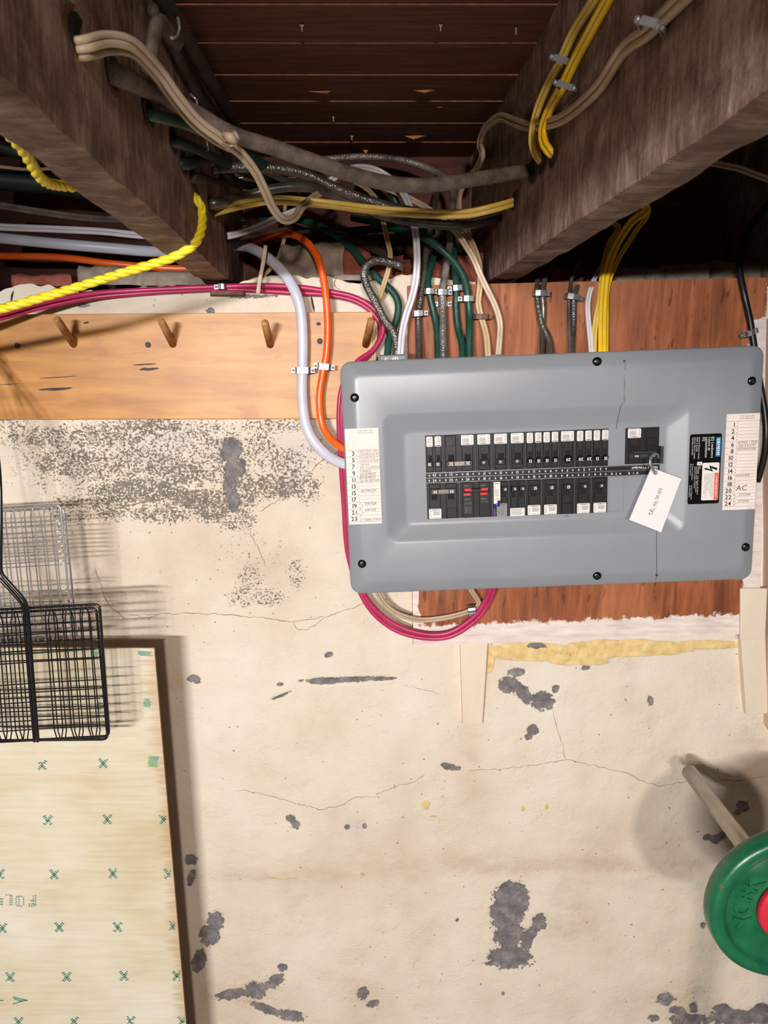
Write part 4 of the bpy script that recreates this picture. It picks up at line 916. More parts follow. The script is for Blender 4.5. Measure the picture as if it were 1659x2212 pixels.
cable('white flat cable wandering from the left joist down to the panel top', 'white_cable', .0112, .006,
      [(-60, 484, .0), (0, 490, .0), (120, 495, .0), (220, 500, .0), (300, 508, .0), (380, 511, .0), (440, 512, .0), L(495, 509, .004), (545, 494, -.01), (595, 473, .01), (640, 454, .02), (685, 420, .02), (712, 393, .02), (735, 374, .01), (765, 363, -.02), (800, 364, -.05), (832, 378, -.06), (862, 405, -.03), (880, 435, .0), (890, 465, .02), (898, 507, .035), (901, 561, .045), (898, 606, .045), (889, 646, .045), (877, 682, .045), (868, 727, .05), (863, 800, .06)], 'flat')
cable('cream cable dropping between the peg board end and the grey connector', 'tan_cable', .0082, .005,
      [(760, 390, -.10), (785, 403, -.08), (812, 430, -.04), (828, 480, .0), (838, 525, .02), (843, 549, .03), (840, 579, .035), (831, 609, .030), (819, 646, .02), (811, 682, .012), (810, 727, .014), (805, 810, .03)], 'flat')
cable('cream cable crossing in front and landing furthest right of the cream pair', 'cream_cable', .0095, .0055,
      [(800, 392, -.10), (825, 404, -.08), (865, 420, -.05), (901, 437, -.03), (940, 462, .0), (985, 501, .03), (1006, 531, .045), (1024, 561, .05), (1039, 597, .05), (1055, 630, .05), (1070, 661, .045), (1080, 697, .04), (1079, 736, .045), (1073, 800, .06)], 'flat')
cable('tan cable pinned by the brass coloured clamp above the panel', 'tan_cable', .0100, .006,
      [(990, 490, -.02), (1012, 512, .0), (1027, 543, .015), (1036, 579, .025), (1037, 621, .03), (1033, 652, .028), (1039, 682, .03), (1051, 727, .038), (1056, 800, .06)], 'flat')
cable('long beige cable clipped along the right joist, then looping down behind', 'beige_cable', .0125, .007,
      [R(1560, -80, .006), R(1475, -5, .006), R(1400, 68, .006), R(1345, 110, .006), R(1292, 190, .006), R(1225, 250, .006), R(1180, 268, .008), R(1140, 272, .008), R(1108, 262, .010), R(1078, 254, .014), R(1048, 278, .02), R(1036, 310, .02), R(1042, 335, .02), R(1026, 370, .02), (1003, 398, -.08), (992, 430, -.06), (993, 470, -.05)], 'flat', ref=(-1, -.5, -.3))
cable('pale yellow cable in the upper clip, left of the yellow pair on the right joist', 'paleyellow_cable', .0105, .0065,
      [R(1310, -60, .006), R(1283, 0, .006), R(1240, 68, .006), R(1211, 130, .008), R(1180, 190, .008), R(1160, 240, .010), R(1150, 290, .012), R(1153, 322, .010), R(1170, 350, .0), R(1190, 358, -.03)], 'flat', ref=(-1, -.6, -.3))
cable('bright yellow cable in the lower clip, right of the yellow pair on the right joist', 'yellow_cable', .0112, .007,
      [R(1345, -60, .006), R(1312, 0, .006), R(1275, 68, .006), R(1242, 130, .006), R(1214, 188, .008), R(1186, 238, .010), R(1172, 280, .012), R(1176, 312, .010), R(1195, 335, 0), R(1215, 345, -.03)], 'flat', ref=(-1, -.6, -.3))
G5 = 'two dark cables in the clamp under the right joist'
cable('dark braided cable, left one of the two in the clamp under the right joist end', 'black_cloth', .0100, .009,
      [(1160, 540, -.12), (1163, 580, -.03), (1160, 627, .028), (1163, 663, .032), (1170, 699, .034), (1184, 728, .040), (1190, 757, .05), (1190, 790, .06)])
cable('dark shiny cable crossing behind its neighbour under the right joist end', 'smoothblack', .0095, .009,
      [(1215, 530, -.12), (1199, 563, -.04), (1178, 602, .01), (1172, 634, .030), (1174, 667, .030), (1172, 712, .032), (1171, 757, .045), (1171, 790, .06)])
cable('black shiny wire at the left of the clamp beside the white cable', 'smoothblack', .0062, .006,
      [(1330, 480, -.14), (1298, 515, -.10), (1262, 551, -.04), (1240, 587, .01), (1231, 627, .028), (1229, 681, .032), (1231, 753, .045), (1231, 790, .06)])
cable('dark flat cable at the right of the clamp beside the white cable', 'black_cloth', .0085, .006,
      [(1330, 540, -.12), (1298, 560, -.08), (1269, 583, -.02), (1247, 620, .020), (1240, 645, .030), (1239, 699, .032), (1236, 753, .045), (1236, 790, .06)])
cable('white flat cable just left of the yellow bundle entering the panel top', 'white_cable', .0082, .005,
      [(1320, 540, -.10), (1297, 578, -.03), (1279, 616, .015), (1270, 656, .028), (1272, 699, .035), (1277, 753, .05), (1278, 790, .06)], 'flat')
cable('thick bright yellow cable in the middle of the bundle entering the panel', 'yellow_cable', .0135, .008,
      [R(1172, 350, -.043), R(1180, 352, -.075), (1396, 446, .02), (1365, 478, .02), (1334, 524, .02), (1314, 573, .025), (1306, 616, .032), (1302, 681, .038), (1301, 753, .05), (1300, 790, .06)], 'flat')
cable('yellow cable at the right of the bundle below the right joist', 'yellow_cable', .0085, .006,
      [R(1195, 336, -.043), R(1200, 340, -.075), (1397, 452, .0), (1372, 500, .0), (1338, 555, .01), (1318, 600, .022), (1310, 640, .030), (1309, 700, .034), (1308, 790, .055)], 'flat')
cable('pale yellow cable at the left of the bundle below the right joist', 'paleyellow_cable', .0090, .006,
      [R(1112, 436, -.043), R(1116, 438, -.06), (1330, 484, -.02), (1314, 529, -.01), (1302, 587, .01), (1296, 645, .028), (1286, 699, .036), (1283, 753, .05), (1283, 790, .06)], 'flat')
cable('black rubber cable at the right passing behind the panel edge', 'black_rubber', .0105, .0105,
      [(1720, 400, -.05), (1660, 440, -.03), (1622, 490, -.01), (1600, 537, .01), (1598, 587, .02), (1608, 638, .03), (1620, 692, .03), (1628, 742, .032), (1640, 820, .04), (1652, 890, .05), (1655, 940, .055), (1650, 990, .05), (1636, 1040, .04)])
cable('grey flat cable high in the dark bay right of the right joist', 'beige_cable', .0105, .006, [(1480, 340, -.02), (1555, 355, .0), (1600, 365, .02), (1659, 386, .04), (1740, 410, .06)], 'flat')
cable('thick pale grey cable sweeping from the left joist down beside the panel', 'bluewhite_cable', .0172, .0125,
      [(-60, 508, -.02), (0, 514, -.02), (120, 526, -.02), (240, 536, -.03), (340, 543, -.05), (440, 535, -.08), (515, 531, -.075), (555, 542, -.03), (597, 573, .01), (629, 613, .03), (648, 660, .034), (654, 720, .034), (654, 790, .033), (653, 850, .034), (660, 912, .034), (678, 952, .036), (712, 987, .045), (752, 1004, .06), (800, 1012, .07)])
cable('orange cable coming through the left joist and curving down to the panel side', 'orange_cable', .0118, .0095,
      [(-60, 548, -.08), (0, 553, -.08), (130, 556, -.08), (250, 570, -.08), (400, 580, -.09), (470, 560, -.10), (530, 535, -.10), (570, 515, -.07), (618, 505, -.03), (655, 517, .01), (684, 552, .03), (700, 610, .034), (708, 690, .034), (706, 760, .034), (697, 810, .034), (690, 865, .034), (699, 925, .036), (735, 965, .05), (790, 985, .065)])
cable('pink cable running along the wall top and dropping left of the panel', 'pink_cable', .0082, .0072,
      [(-600, 760, .02), (-300, 735, .06), (-80, 698, .09), (0, 678, .08), (100, 651, .05), (200, 634, .025), (300, 627, .012), (400, 622, .010), (480, 619, .010), (560, 617, .012), (640, 620, .015), (700, 628, .018), (760, 640, .02), (800, 661, .022), (824, 690, .024), (826, 722, .026), (805, 757, .03), (770, 783, .04), (745, 830, .045), (738, 900, .045), (742, 980, .04), (748, 1080, .036), (758, 1200, .034), (790, 1290, .032), (840, 1340, .032), (900, 1366, .034), (965, 1368, .036), (1020, 1335, .040), (1050, 1295, .045), (1065, 1255, .055)])
cable('second pink cable lying against the first pink cable', 'pink_cable', .0078, .0070,
      [(-600, 770, .02), (-300, 746, .05), (-80, 710, .08), (0, 688, .068), (100, 662, .04), (200, 643, .018), (300, 634, .008), (400, 628, .006), (480, 625, .006), (560, 628, .006), (640, 633, .008), (700, 636, .01), (760, 648, .012), (799, 670, .014), (820, 700, .016), (820, 730, .018), (800, 765, .025), (762, 795, .036), (738, 840, .040), (732, 900, .040), (735, 980, .035), (742, 1080, .030), (752, 1200, .028), (787, 1298, .028), (838, 1352, .028), (900, 1376, .030), (970, 1376, .032), (1028, 1340, .036), (1058, 1298, .040), (1072, 1255, .05)])
cable('cream cable curving under the panel into the lower clamp', 'beige_cable', .0095, .006,
      [(800, 1240, .04), (822, 1292, .034), (852, 1322, .032), (900, 1338, .032), (950, 1336, .032), (1000, 1325, .032), (1030, 1312, .032), (1034, 1300, .034), (1018, 1275, .045), (1010, 1250, .05)], 'flat')
cable('thin cream cable hanging behind the white cable near the left joist end', 'tan_cable', .0062, .0045,
      [(640, 380, -.10), (629, 395, -.08), (620, 422, -.06), (615, 456, -.05), (617, 489, -.05), (611, 528, -.04), (593, 570, -.02), (557, 608, .004), (540, 618, .004)], 'flat')
cable('dark grey flat cable crossing behind the cut braided loop', 'dusty_dark', .0120, .006,
      [(640, 506, -.10), (700, 503, -.08), (745, 512, -.05), (790, 530, -.02), (830, 550, .01), (868, 578, .03)])
cable('dark green cable passing behind the cables at mid height', 'deepgreen', .013, .010, [(600, 470, -.14), (660, 500, -.14), (740, 500, -.13), (820, 494, -.12), (880, 490, -.10), (940, 500, -.10)])
cable('dark green cable rising beneath the thick grey cable', 'green_cable', .0125, .010, [(770, 376, -.10), (810, 385, -.09), (838, 405, -.08), (856, 440, -.08), (868, 480, -.09)])
cable('deep green cable leaving the left joist below the thick grey cable', 'green_cable', .0115, .008, [L(270, 225, -.03), L(324, 247, .003), (400, 268, .38), (450, 290, .34), (500, 318, .28), (560, 350, .15), (620, 376, .05)])
cable('deep green cable leaving the left joist next to the staples', 'deepgreen', .0125, .009, [L(330, 290, -.03), L(375, 305, .003), (430, 325, .25), (470, 345, .18), (530, 372, .08), (600, 400, .0), (660, 440, -.06)])
cable('dark cable leaving the left joist beside the short staple', 'deepgreen', .012, .009, [L(350, 330, -.03), L(398, 355, .003), (450, 345, .15), (510, 392, .05), (560, 405, -.02), (640, 425, -.08)])
cable('grey dusty cable behind the shiny dark cable', 'dusty_dark', .0115, .009, [L(380, 380, -.03), L(418, 385, .003), (470, 392, .08), (530, 400, .0), (600, 396, -.06), (700, 385, -.12)])
cable('thick dark dusty cable running along the top of the left joist', 'dusty_dark', .0185, .016,
      [L(330, -60, .014), L(352, 0, .014), L(392, 68, .014), L(436, 145, .014), L(480, 220, .014), L(508, 265, .014), L(530, 320, .012)], ref=(1, 0, -.5))
cable('dark dusty cable beside the thick one on the left joist', 'dusty_dark', .0115, .010,
      [L(330, 20, .008), L(372, 98, .008), L(419, 189, .010), L(455, 250, .010), L(480, 300, .010), L(495, 345, .008)], ref=(1, 0, -.5))
cable('dusty cable bent in a hook on the left joist at the top', 'grey_cloth', .0150, .011,
      [L(385, 92, .020), L(365, 72, .022), L(350, 52, .022), L(338, 55, .022), L(332, 84, .020), L(326, 120, .018), L(318, 150, .012)], ref=(1, -.3, -.5), seg=.004)
# left bay, seen below the left joist
cable('deep green cable in the left bay, upper of the two green ones', 'deepgreen', .020, .014, [(-80, 300, .0), (0, 318, .0), (100, 345, -.02), (200, 370, -.05), (300, 400, -.08)])
cable('deep green cable in the left bay, lower of the two green ones', 'deepgreen', .030, .018, [(-80, 385, -.02), (0, 390, -.02), (120, 400, -.04), (230, 420, -.06), (330, 440, -.08)])
cable('dusty flat cable across the left bay under the green cables', 'grey_cloth', .0110, .006, [(-80, 438, .02), (0, 444, .02), (90, 458, .01), (180, 470, .0), (250, 474, -.02), (330, 474, -.04)], 'flat')
cable('thin tan cable above the green cables in the left bay', 'tan_cable', .0050, .004, [(-60, 355, .02), (0, 360, .02), (70, 366, .0), (160, 360, -.03)])
# yellow twisted rope: three strands around a centre line
def rope(pts, r, label):
    c = spline([V(p) for p in pts], .0022); mb = MB(); n = 6; s = 0; strands = [[], [], []]; prev = None
    for i, p in enumerate(c):
        t = (c[min(i+1, len(c)-1)]-c[max(i-1, 0)]).normalized()
        if i: s += (c[i]-c[i-1]).length
        if prev is None: prev = Vector((0, -1, 0))
        prev = (prev-t*prev.dot(t)).normalized(); b = t.cross(prev)
        for k in range(3):
            a = 2*math.pi*k/3+s*2*math.pi/.042; strands[k].append(p+(prev*math.cos(a)+b*math.sin(a))*r*.40)
    for st in strands: mb.tube(st, r*.62, n)
    o = mb.build('rope', 'rope', None, True, origin=c[0]); tag(o, label, 'rope')
rope([(-60, 130, .62), (0, 262, .55), (50, 325, .50), (92, 388, .44), (140, 402, .38), (200, 404, .34), (300, 405, .30), L(400, 418, -.015), L(428, 434, .005), (437, 464, .265), (435, 496, .28), (420, 527, .295), (382, 552, .30), (330, 570, .30), (260, 591, .30), (180, 616, .30), (100, 640, .30), (0, 668, .30), (-90, 693, .28), (-400, 800, .18), (-700, 960, .08)], .0058, 'twisted yellow rope hanging from the left joist and running out at the left')

# ------------------------------------------------------------------ clamps, clips, staples
def clamp(x, y, wpx, d, label, ang=0., mat='zinc', ear=1, num=None, h=.0085):
    c = W(x, y, d); e = empty('cable_clamp', c, label, 'clamp', rot=(0, ang, 0)); w = wpx/1340/2; m = MB(); t = .0011
    arc = [(-w, .010), (-w, .002), (-w*.8, -.0015), (0, -.0025), (w*.8, -.0015), (w, .002), (w, .010)]
    for (xa, ya), (xb, yb) in zip(arc[:-1], arc[1:]):
        dx, dy = xb-xa, yb-ya; l = math.hypot(dx, dy); nx_, ny_ = dy/l*t, -dx/l*t
        vs = [(xa, ya, -h/2), (xb, yb, -h/2), (xb+nx_, yb+ny_, -h/2), (xa+nx_, ya+ny_, -h/2)]; vs += [(p[0], p[1], h/2) for p in vs]
        m.add(vs, [(0, 1, 2, 3), (4, 7, 6, 5), (0, 4, 5, 1), (1, 5, 6, 2), (2, 6, 7, 3), (3, 7, 4, 0)])
    m.build('strap', mat, e)
    for s in ((1, -1) if ear == 2 else (ear,)):
        q = MB(); q.box(min(s*w, s*(w+.007)), max(s*w, s*(w+.007)), .0045, .0065, -h*.4, h*.4); q.build('ear', mat, e)
        MB().tube([(s*(w+.0042), .012, 0), (s*(w+.0042), .0030, 0), (s*(w+.0042), .0022, 0)], [.0022, .0022, .0014], 10).build('nail', 'zinc', e, True)
    if num: m = MB(); text(m, num, 0, -.0020, .0058, -.0042, 0, 'C', 1); m.build('stamped_number', 'grey_ink', e)
    return e
clamp(654, 800, 30, .043, 'zinc clamp holding the thick pale grey cable to the peg board', ear=2, h=.010)
clamp(700, 792, 26, .040, 'zinc clamp holding the orange cable to the peg board', .1, ear=2, h=.010)
clamp(904, 677, 22, .040, 'clamp on the leftmost braided cable above the panel', -.08)
clamp(929, 629, 20, .040, 'numbered clamp on the green cable between the braided cables', num='2/0')
clamp(956, 631, 22, .040, 'numbered clamp on the middle braided cable', num='3/0')
clamp(957, 656, 18, .030, 'lower clamp half hidden behind the middle braided cable', ear=2)
clamp(988, 622, 21, .038, 'plain clamp turned on the second green cable', -.08, ear=-1)
clamp(1012, 645, 24, .042, 'numbered clamp on the right green cable', num='30', ear=-1)
clamp(1040, 684, 30, .038, 'brass coloured clamp on the tan cable', .03, 'rusty', h=.008)
clamp(1167, 633, 26, .040, 'clamp over two dark cables under the right joist end', .02)
clamp(1238, 641, 30, .038, 'tilted clamp over two dark cables beside the white cable', .16)
clamp(1622, 719, 20, .040, 'clamp on the black rubber cable at the right', -.35, ear=2)
clamp(1019, 1318, 14, .044, 'upright clamp on the cream cable below the panel', 1.45, h=.012)
clamp(478, 619, 14, .020, 'small screw clip on the pink cable below the left joist end', 0, ear=-1)
def jclip(x, y, face, wpx, label, ang):
    c = face(x, y, .012); s_ = (c.y+1.2); e = empty('cable_clip', c, label, 'clip', rot=(0, .45, -.55)); w = wpx/FPX*s_/2; m = MB()
    arc = [(-w, .010), (-w, 0), (-w*.7, -.003), (w*.7, -.003), (w, 0), (w, .010)]
    for (xa, ya), (xb, yb) in zip(arc[:-1], arc[1:]):
        dx, dy = xb-xa, yb-ya; l = math.hypot(dx, dy); nx_, ny_ = dy/l*.0012, -dx/l*.0012; h = .006
        vs = [(xa, ya, -h/2), (xb, yb, -h/2), (xb+nx_, yb+ny_, -h/2), (xa+nx_, ya+ny_, -h/2)]; vs += [(p[0], p[1], h/2) for p in vs]
        m.add(vs, [(0, 1, 2, 3), (4, 7, 6, 5), (0, 4, 5, 1), (1, 5, 6, 2), (2, 6, 7, 3), (3, 7, 4, 0)])
    m.build('strap', 'clip', e)
    for s in (-1, 1): MB().tube([(s*(w+.002), .012, 0), (s*(w+.002), -.003, 0), (s*(w+.002), -.004, 0)], [.0016, .0026, .0018], 10).build('nail', 'clip', e, True)
jclip(1212, 130, R, 34, 'grey clip on the pale yellow cable, upper of the pair', -35)
jclip(1220, 186, R, 34, 'grey clip on the bright yellow cable, lower of the pair', -35)
jclip(1405, 52, R, 44, 'grey clip on the long beige cable at the top', -45)
def staple(pts, label):
    q = [V(p) for p in pts]; mb = MB().tube(q, .0013, 6); tag(mb.build('staple', 'chrome', None, True, origin=q[0]), label, 'staple')
staple([L(369, 82, .030), L(382, 80, .032), L(388, 62, .034), L(385, 40, .034), L(382, 38, .020)], 'bright wire staple on the thick dusty cable near the top')
staple([L(411, 203, .024), L(424, 215, .030), L(428, 232, .030), L(420, 234, .016)], 'wire staple halfway down the dusty cables')
staple([L(446, 302, .02), L(450, 322, .022), L(443, 326, .012)], 'short wire staple above the deep green cables')
staple([(442, 385, -.02), (454, 382, -.02), (456, 354, -.02), (446, 350, -.02)], 'square wire staple at the start of the glossy black cable')
staple([(512, 392, .03), (513, 385, .03), (524, 384, .03), (525, 377, .03)], 'small wire staple below the glossy black cable')
def nail(a, b, r, label):
    a, b = V(a), V(b); n_ = (b-a).normalized(); MB_ = MB().tube([a, b-n_*.002, b-n_*.0018, b], [r, r, r*2.2, r*2.2], 10); tag(MB_.build('nail', 'rusty', None, False, origin=a), label, 'nail')
nail((490, 521, -.02), (627, 491, .02), .0030, 'long rusty spike sticking out of the left joist over the orange cable')
nail((478, 489, -.02), (539, 481, .0), .0028, 'short rusty nail above the long spike')
tie = sweep([(W(574, 530, .03)), W(568, 570, .035), W(562, 600, .035), W(557, 634, .035)], .0062, .0012, 'round').build('cable_tie', 'cream_cable', None, True, origin=W(574, 530, .03)); tag(tie, 'white zip tie tail hanging across the pink cable', 'cable tie')
mb = sweep([W(505, 283, .44), W(512, 300, .445), W(500, 312, .45), W(486, 310, .44), W(470, 309, .42), W(455, 300, .40)], .0042, .0022, 'round', seg=.003)
mb.tube([W(484, 290, .455), W(498, 297, .458), W(510, 306, .452)], [.0035, .0050, .0030], 8)
tag(mb.build('cable_tie', 'cream_cable', None, True, origin=W(500, 300, .44)), 'white cable tie knotting the cream cable to the thick grey cable', 'cable tie')
# connectors on the panel top
e = empty('cable_connector', W(848, 775, .06), 'grey plastic cable connector on the top left of the panel', 'connector', rot=(0, -TH, 0))
m = MB(); m.bbox(-.022, .022, -.016, .012, -.030, .006, .002); m.build('body', 'panel_box', e); m = MB(); m.bbox(-.0225, -.019, -.0175, .010, -.012, .0095, .001); m.bbox(.019, .0225, -.0175, .010, -.012, .0095, .001); m.build('lug', 'panel_box', e)
m = MB(); text(m, '(S)', .004, -.004, .008, -.0163, 0, 'C', 1); text(m, 'C', -.010, -.003, .006, -.0163, 0, 'C', 1); m.build('moulded_mark', 'zinc', e)
e = empty('cable_connector', W(1074, 768, .055), 'small grey connector at the foot of the cream cable', 'connector'); m = MB(); m.bbox(-.009, .009, -.008, .008, -.02, .0015, .002); m.build('body', 'clip', e)
# small dark plate under the pink cable
q = W(495, 632, .003); m = MB(); m.bbox(q.x-.030, q.x+.026, -.008, .002, q.z-.006, q.z+.004, .002); tag(m.build('wall_bracket', 'rusty', None, origin=q), 'small dark rusty plate on the wall under the pink cable', 'bracket')

# ================================================================== PLYWOOD SHEET leaning at lower left
SD = .115
TRp, BRp = W(333, 1400, SD), W(402, 2212, SD); k = (BRp.x-TRp.x)/(BRp.z-TRp.z); zbot = .002
BRc = Vector((TRp.x+k*(zbot-TRp.z), -SD, zbot)); TLp = Vector((-1.25, -SD, TRp.z+.002)); BLc = Vector((-1.25, -SD, zbot))
def fs_(s, t, p): return (max(0, 1-(1-s)/.05*.5) if t < .2 else max(0, (1-(1-s)/.03*.5)))*.75
so = W(100, 2212, SD); so.z = 0
sheet_o = attr_slab('plywood_sheet', (TLp, TRp, BRc, BLc), -SD, -SD+.005, 40, fs_, ['sheet', 'sheet_edge'], Vector((so.x, -SD, 0))); tag(sheet_o, 'pale plywood sheet with green stamped crosses leaning at the lower left', 'plywood sheet')
def sp(x, y): w = W(x, y, SD)-sheet_o.location; return w.x, w.z
def dash(mb, x0, y0, x1, y1, wpx):
    dx, dy = x1-x0, y1-y0; l = math.hypot(dx, dy); nx_, ny_ = -dy/l*wpx/2, dx/l*wpx/2
    q = [sp(*p) for p in ((x0+nx_, y0+ny_), (x0-nx_, y0-ny_), (x1-nx_, y1-ny_), (x1+nx_, y1+ny_))]; mb.add([(a, -.0004, b) for a, b in q], [(0, 1, 2, 3)])
def cross(cx, cy, clip=None, mat='green_ink'):
    mb = MB()
    for sx in (-1, 1):
        for t in (-1, -.62, -.25, .12, .5, .88):
            for o_ in (-2.2, 2.2):
                x = cx+sx*t*7.5+o_*.6; y = cy+t*9+(-o_*.4)*sx
                if clip and x > clip-2: continue
                if random.random() < .1: continue
                dash(mb, x-1.6, y-.4, x+1.7, y+.5, 2.3)
    mb.build('stamped_cross', mat, sheet_o)
for cx, cy, cl in [(91, 1653, None), (223, 1649, None), (103, 1772, None), (232, 1770, None), (354, 1770, 361), (0, 1888, None), (117, 1889, None), (244, 1887, None), (364, 1888, 371), (5, 2005, None), (128, 2003, None), (254, 2003, None), (374, 2001, 381), (22, 2111, None), (144, 2110, None), (268, 2108, None), (382, 2108, 391), (40, 2208, None), (160, 2207, None), (282, 2206, None), (394, 2206, 400)]: cross(cx, cy, cl)
mb = MB()
for cx, cy, w_, n_ in [(332, 1645, 22, 9), (318, 1518, 14, 7), (216, 1525, 12, 7), (315, 1412, 30, 4), (205, 1415, 16, 6)]:
    for k_ in range(n_): dash(mb, cx-w_/2+random.uniform(-3, 3), cy-n_*1.2+k_*2.6, cx+w_/2+random.uniform(-5, 3), cy-n_*1.2+k_*2.6+1.5, 2.0)
mb.build('ink_smudge', 'teal_ink', sheet_o)
mb = MB()                                                # dashed letters F O L I, upside down
for ltr in [[(62, 1957, 78, 1957), (62, 1953, 78, 1953), (77, 1933, 77, 1957), (66, 1945, 77, 1945), (72, 1934, 72, 1955)], [(36, 1936, 50, 1936), (36, 1957, 50, 1957), (35, 1937, 35, 1956), (51, 1937, 51, 1956), (41, 1937, 41, 1956)], [(12, 1933, 26, 1933), (26, 1934, 26, 1957), (22, 1934, 22, 1957)], [(2, 1940, 2, 1957), (5, 1940, 5, 1957)]]:
    for x0, y0, x1, y1 in ltr:
        n_ = max(2, int(math.hypot(x1-x0, y1-y0)/4.5))
        for i in range(n_): t0, t1 = i/n_, (i+.62)/n_; dash(mb, x0+(x1-x0)*t0, y0+(y1-y0)*t0, x0+(x1-x0)*t1, y0+(y1-y0)*t1, 2.0)
for a in [(28, 2153, 45, 2158), (45, 2158, 60, 2161), (28, 2169, 42, 2164), (42, 2164, 58, 2160), (-10, 2161, 8, 2161), (30, 2157, 48, 2163)]: dash(mb, *a, 2.0)
mb.build('stamped_lettering', 'green_ink', sheet_o)

# ================================================================== GRILL BASKETS
def basket(label, mat, name, d, frame1, frame2, verts, hors, handle, wr, fr, depth=.014, dz=.0):
    o0 = W(*frame1[1], d); e = empty(name, o0, label, 'grill basket')
    def q(x, y, dd): return W(x, y, dd)-o0
    def fr_(pts, dd):
        c = []; n = len(pts)
        for i in range(n):
            p0 = Vector(pts[i-1]).to_2d(); p = Vector(pts[i]).to_2d(); p1 = Vector(pts[(i+1) % n]).to_2d(); r = 12
            a = p+(p0-p).normalized()*r; b = p+(p1-p).normalized()*r
            for t in (0, .33, .66, 1): w_ = a*(1-t)**2+p*2*t*(1-t)+b*t*t; c.append(q(w_.x, w_.y, dd))
        c.append(c[0]); c.append(c[1]); MB().tube(c, fr, 8).build('frame', mat, e, True)
    fr_(frame1, d); fr_(frame2, d-depth)
    def lerp(fr4, s, t):
        TL_, TR_, BR_, BL_ = [Vector(p).to_2d() for p in fr4]; return (TL_*(1-s)+TR_*s)*(1-t)+(BL_*(1-s)+BR_*s)*t
    for li, (f4, dd) in enumerate(((frame1, d+fr), (frame2, d-depth-fr))):
        for s, pin in verts[li]:
            pts = []
            for t in (0, .02, .07, .5, .93, .98, 1):
                off = pin if t in (0, 1) else (pin*.8 if t in (.02, .98) else 0); p = lerp(f4, s, t); pts.append(q(p.x+off, p.y, dd))
            MB().tube(pts, wr, 5).build('wire', mat, e, True)
        for t in hors[li]:
            pts = []
            for s in (0, .3, .55, .95, 1):
                p = lerp(f4, s, t); pts.append(q(p.x, p.y+(random.uniform(-1.5, 1.5)), dd-.0025))
            MB().tube(pts, wr, 5).build('wire', mat, e, True)
    for h in handle: MB().tube([p-o0 for p in spline([V(p) for p in h], .012)], fr*1.25, 8).build('handle', mat, e, True)
    return e
# chrome one behind
random.seed(5)
vch = [[(.5+.076*k*.5+(.02 if k % 2 else 0), (4 if k % 2 else -4)) for k in range(-12, 12)], [(.49+.084*k*.5, (3 if k % 2 else -3)) for k in range(-12, 12)]]
basket('chrome wire grill basket hanging on the wall behind the black one', 'chrome', 'grill_basket', .150,
       [(-190, 1108), (131, 1090), (157, 1385), (-150, 1398)], [(-190, 1115), (138, 1097), (168, 1383), (-150, 1402)],
       [[(.03+.0655*k, (3 if k % 2 else -3)) for k in range(15)], [(.055+.0655*k, (3 if k % 2 else -3)) for k in range(15)]],
       [[.11, .19, .27, .34, .41, .62, .70, .80, .88, .95], [.12, .21, .28, .35, .42, .63, .72, .83, .92]],
       [[(0, 1095, .155), (0, 1040, .13), (-4, 980, .11), (-14, 900, .10), (-50, 760, .085), (-66, 742, .080)]], .0010, .0017)
basket('black non-stick wire grill basket in front of the plywood sheet', 'blackwire', 'grill_basket', .210,
       [(-97, 1322), (215, 1305), (236, 1590), (-72, 1606)], [(-92, 1329), (208, 1313), (233, 1597), (-70, 1600)],
       [[(s, (4 if i % 2 else -4)) for i, s in enumerate([.05, .11, .17, .23, .29, .35, .41, .62, .68, .74, .80, .86, .92])], [(s, (4 if i % 2 else -4)) for i, s in enumerate([.08, .14, .20, .26, .32, .38, .44, .65, .71, .77, .83, .89, .95])]],
       [[.06, .13, .20, .27, .34, .41, .57, .64, .71, .78, .85, .92], [.095, .165, .235, .305, .375, .60, .67, .745, .82, .89]],
       [[(-62, 740, .062), (-56, 760, .075), (-24, 880, .15), (-3, 1000, .205), (2, 1120, .218), (2, 1232, .220), (12, 1250, .220), (54, 1298, .218), (61, 1330, .216), (70, 1450, .216), (82, 1602, .214)],
        [(-62, 740, .062), (-68, 760, .075), (-36, 890, .15), (-16, 1010, .205), (-12, 1130, .214), (-8, 1240, .216), (5, 1256, .216), (50, 1308, .212), (53, 1335, .210), (62, 1450, .210), (75, 1602, .208)]], .0010, .0021)

# ================================================================== DUMBBELL BAR WITH PLATE
bb = empty('barbell', W(1486, 1662, .075), 'steel bar with a green iron weight plate pointing at the wall, lower right', 'barbell'); bo_ = bb.location.copy()
tip = W(1488, 1666, .075); PD = .37; pcn = W(1701, 1948, PD); ax = (pcn-tip).normalized()
n_ = Vector((0, -1, 0))
end = pcn+ax*.30
rb = .0128
MB().tube([tip-bo_, tip-bo_+ax*.0015, end-bo_], [rb*.9, rb, rb], 28).build('bar', 'steel', bb, True)
# plate: lathe about the bar axis
RP = .1075
prof = [(0, .011), (.95, .011), (.975, .012), (1., .008), (1.004, 0), (1., -.010), (.975, -.014), (.93, -.0155), (.87, -.0155), (.845, -.0145), (.82, -.0105), (.80, -.0080), (.77, -.0070), (.40, -.0070), (.37, -.0110), (.33, -.0120), (0, -.0120)]
N_ = 96; vs = []; fsx = []; wear = []
zax = ax; xax = Vector((1, 0, 0)); xax = (xax-zax*xax.dot(zax)).normalized(); yax = zax.cross(xax)
if yax.z < 0: yax = -yax
for (r, h) in prof:
    for k in range(N_):
        a = 2*math.pi*k/N_; p = pcn+(xax*math.cos(a)+yax*math.sin(a))*r*RP-zax*h
        vs.append(p-bo_); w_ = .20 if r < .75 else (.40 if .80 < r < .88 else .22)
        if 2.3 < a < 2.9 and r > .9: w_ += .22
        if 2.5 < a < 3.6 and .74 < r < .84: w_ += .10
        wear.append(w_)
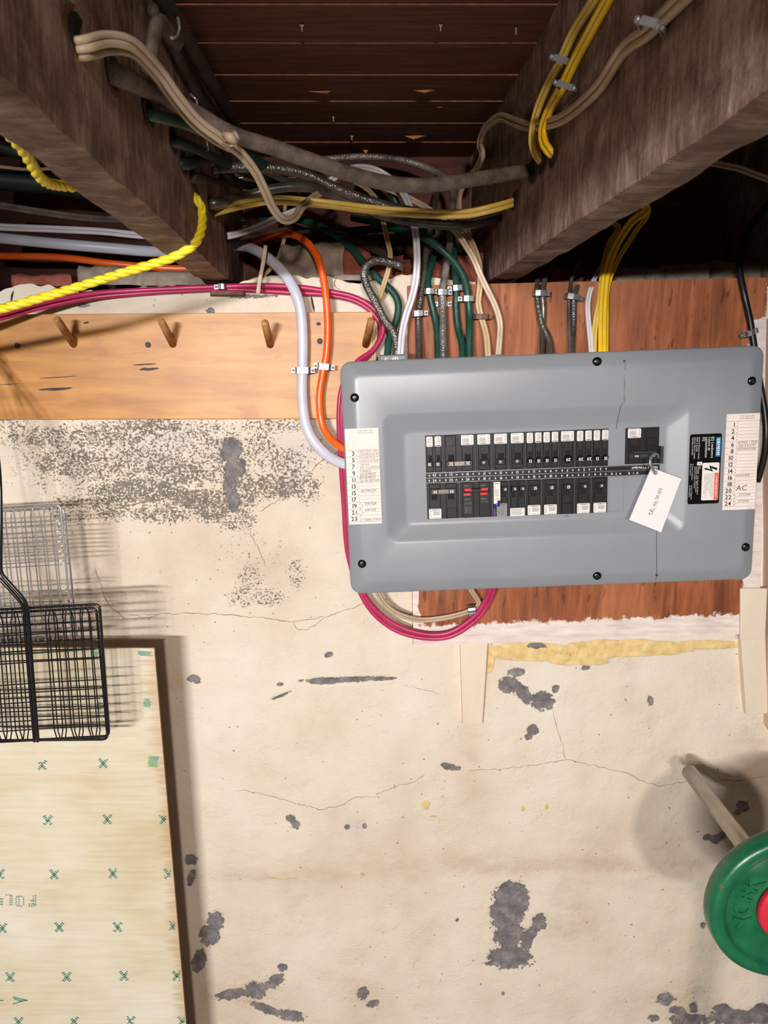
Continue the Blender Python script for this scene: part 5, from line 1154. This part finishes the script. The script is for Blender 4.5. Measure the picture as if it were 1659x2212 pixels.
m_ = len(prof); fsx = [(i*N_+k, i*N_+(k+1) % N_, (i+1)*N_+(k+1) % N_, (i+1)*N_+k) for i in range(m_-1) for k in range(N_)]
plate = MB().add(vs, fsx).build('weight_plate', 'greeniron', bb, True); plate['label'] = 'green iron weight plate'
at = plate.data.attributes.new('wear', 'FLOAT', 'POINT'); at.data.foreach_set('value', wear)
# raised letters round the face
for ch, deg in (('K', 147), ('R', 163), ('O', 181), ('Y', 198)):
    v, f, x1 = GL[(ch, 1)]; a = math.radians(deg); c = pcn+(xax*math.cos(a)+yax*math.sin(a))*RP*.60+zax*.0072
    rad = (xax*math.cos(a)+yax*math.sin(a)); up = -rad; rt = zax.cross(up)
    # letters stand with their feet to the rim, reading clockwise
    up = rad; rt = -(zax.cross(up)); sz = .030
    rt = (yax*math.cos(a)-xax*math.sin(a))*-1; m = MB(); nv = len(v)
    vs = [(c+rt*((p[0]-x1/2)*sz)+up*((p[1]-.35)*sz)+zax*.0026)-bo_ for p in v]+[(c+rt*((p[0]-x1/2)*sz*1.15)+up*((p[1]-.35)*sz*1.1))-bo_ for p in v]
    ed = {}
    for q in f:
        for i in range(len(q)): k_ = (q[i], q[(i+1) % len(q)]); ed[k_] = 1
    fs2 = list(f)+[(b_, a_, a_+nv, b_+nv) for (a_, b_) in ed if (b_, a_) not in ed]
    m.add(vs, fs2); m.build('raised_letter', 'greeniron', bb)
hp = [(.0, 0), (.044, 0), (.0465, .003), (.047, .008), (.045, .011), (.030, .013), (.0129, .015)]
vs = []; N2 = 48
for r, h in hp[1:]:
    for k in range(N2): a = 2*math.pi*k/N2; vs.append(pcn+(xax*math.cos(a)+yax*math.sin(a))*r+zax*(h+.0075)-bo_)
MB().add(vs, [(i*N2+k, i*N2+(k+1) % N2, (i+1)*N2+(k+1) % N2, (i+1)*N2+k) for i in range(len(hp)-2) for k in range(N2)]).build('collar', 'redcap', bb, True)
# stand that carries the bar (just outside the picture)
sp_ = pcn+ax*.16
st = empty('bar_stand', (sp_.x, sp_.y, 0), 'black steel stand under the bar beyond the right edge', 'stand')
h_ = sp_.z-rb-.001
m = MB(); m.box(-.02, .02, -.02, .02, .01, h_-.03); m.build('upright', 'blackwire', st); m = MB(); m.box(-.2, .2, -.2, .2, 0, .012); m.build('foot', 'blackwire', st)
m = MB(); m.box(-.03, .03, -.02, .02, h_-.03, h_-.006); m.box(-.03, -.018, -.02, .02, h_-.006, h_+.02); m.box(.018, .03, -.02, .02, h_-.006, h_+.02); m.build('cradle', 'blackwire', st)
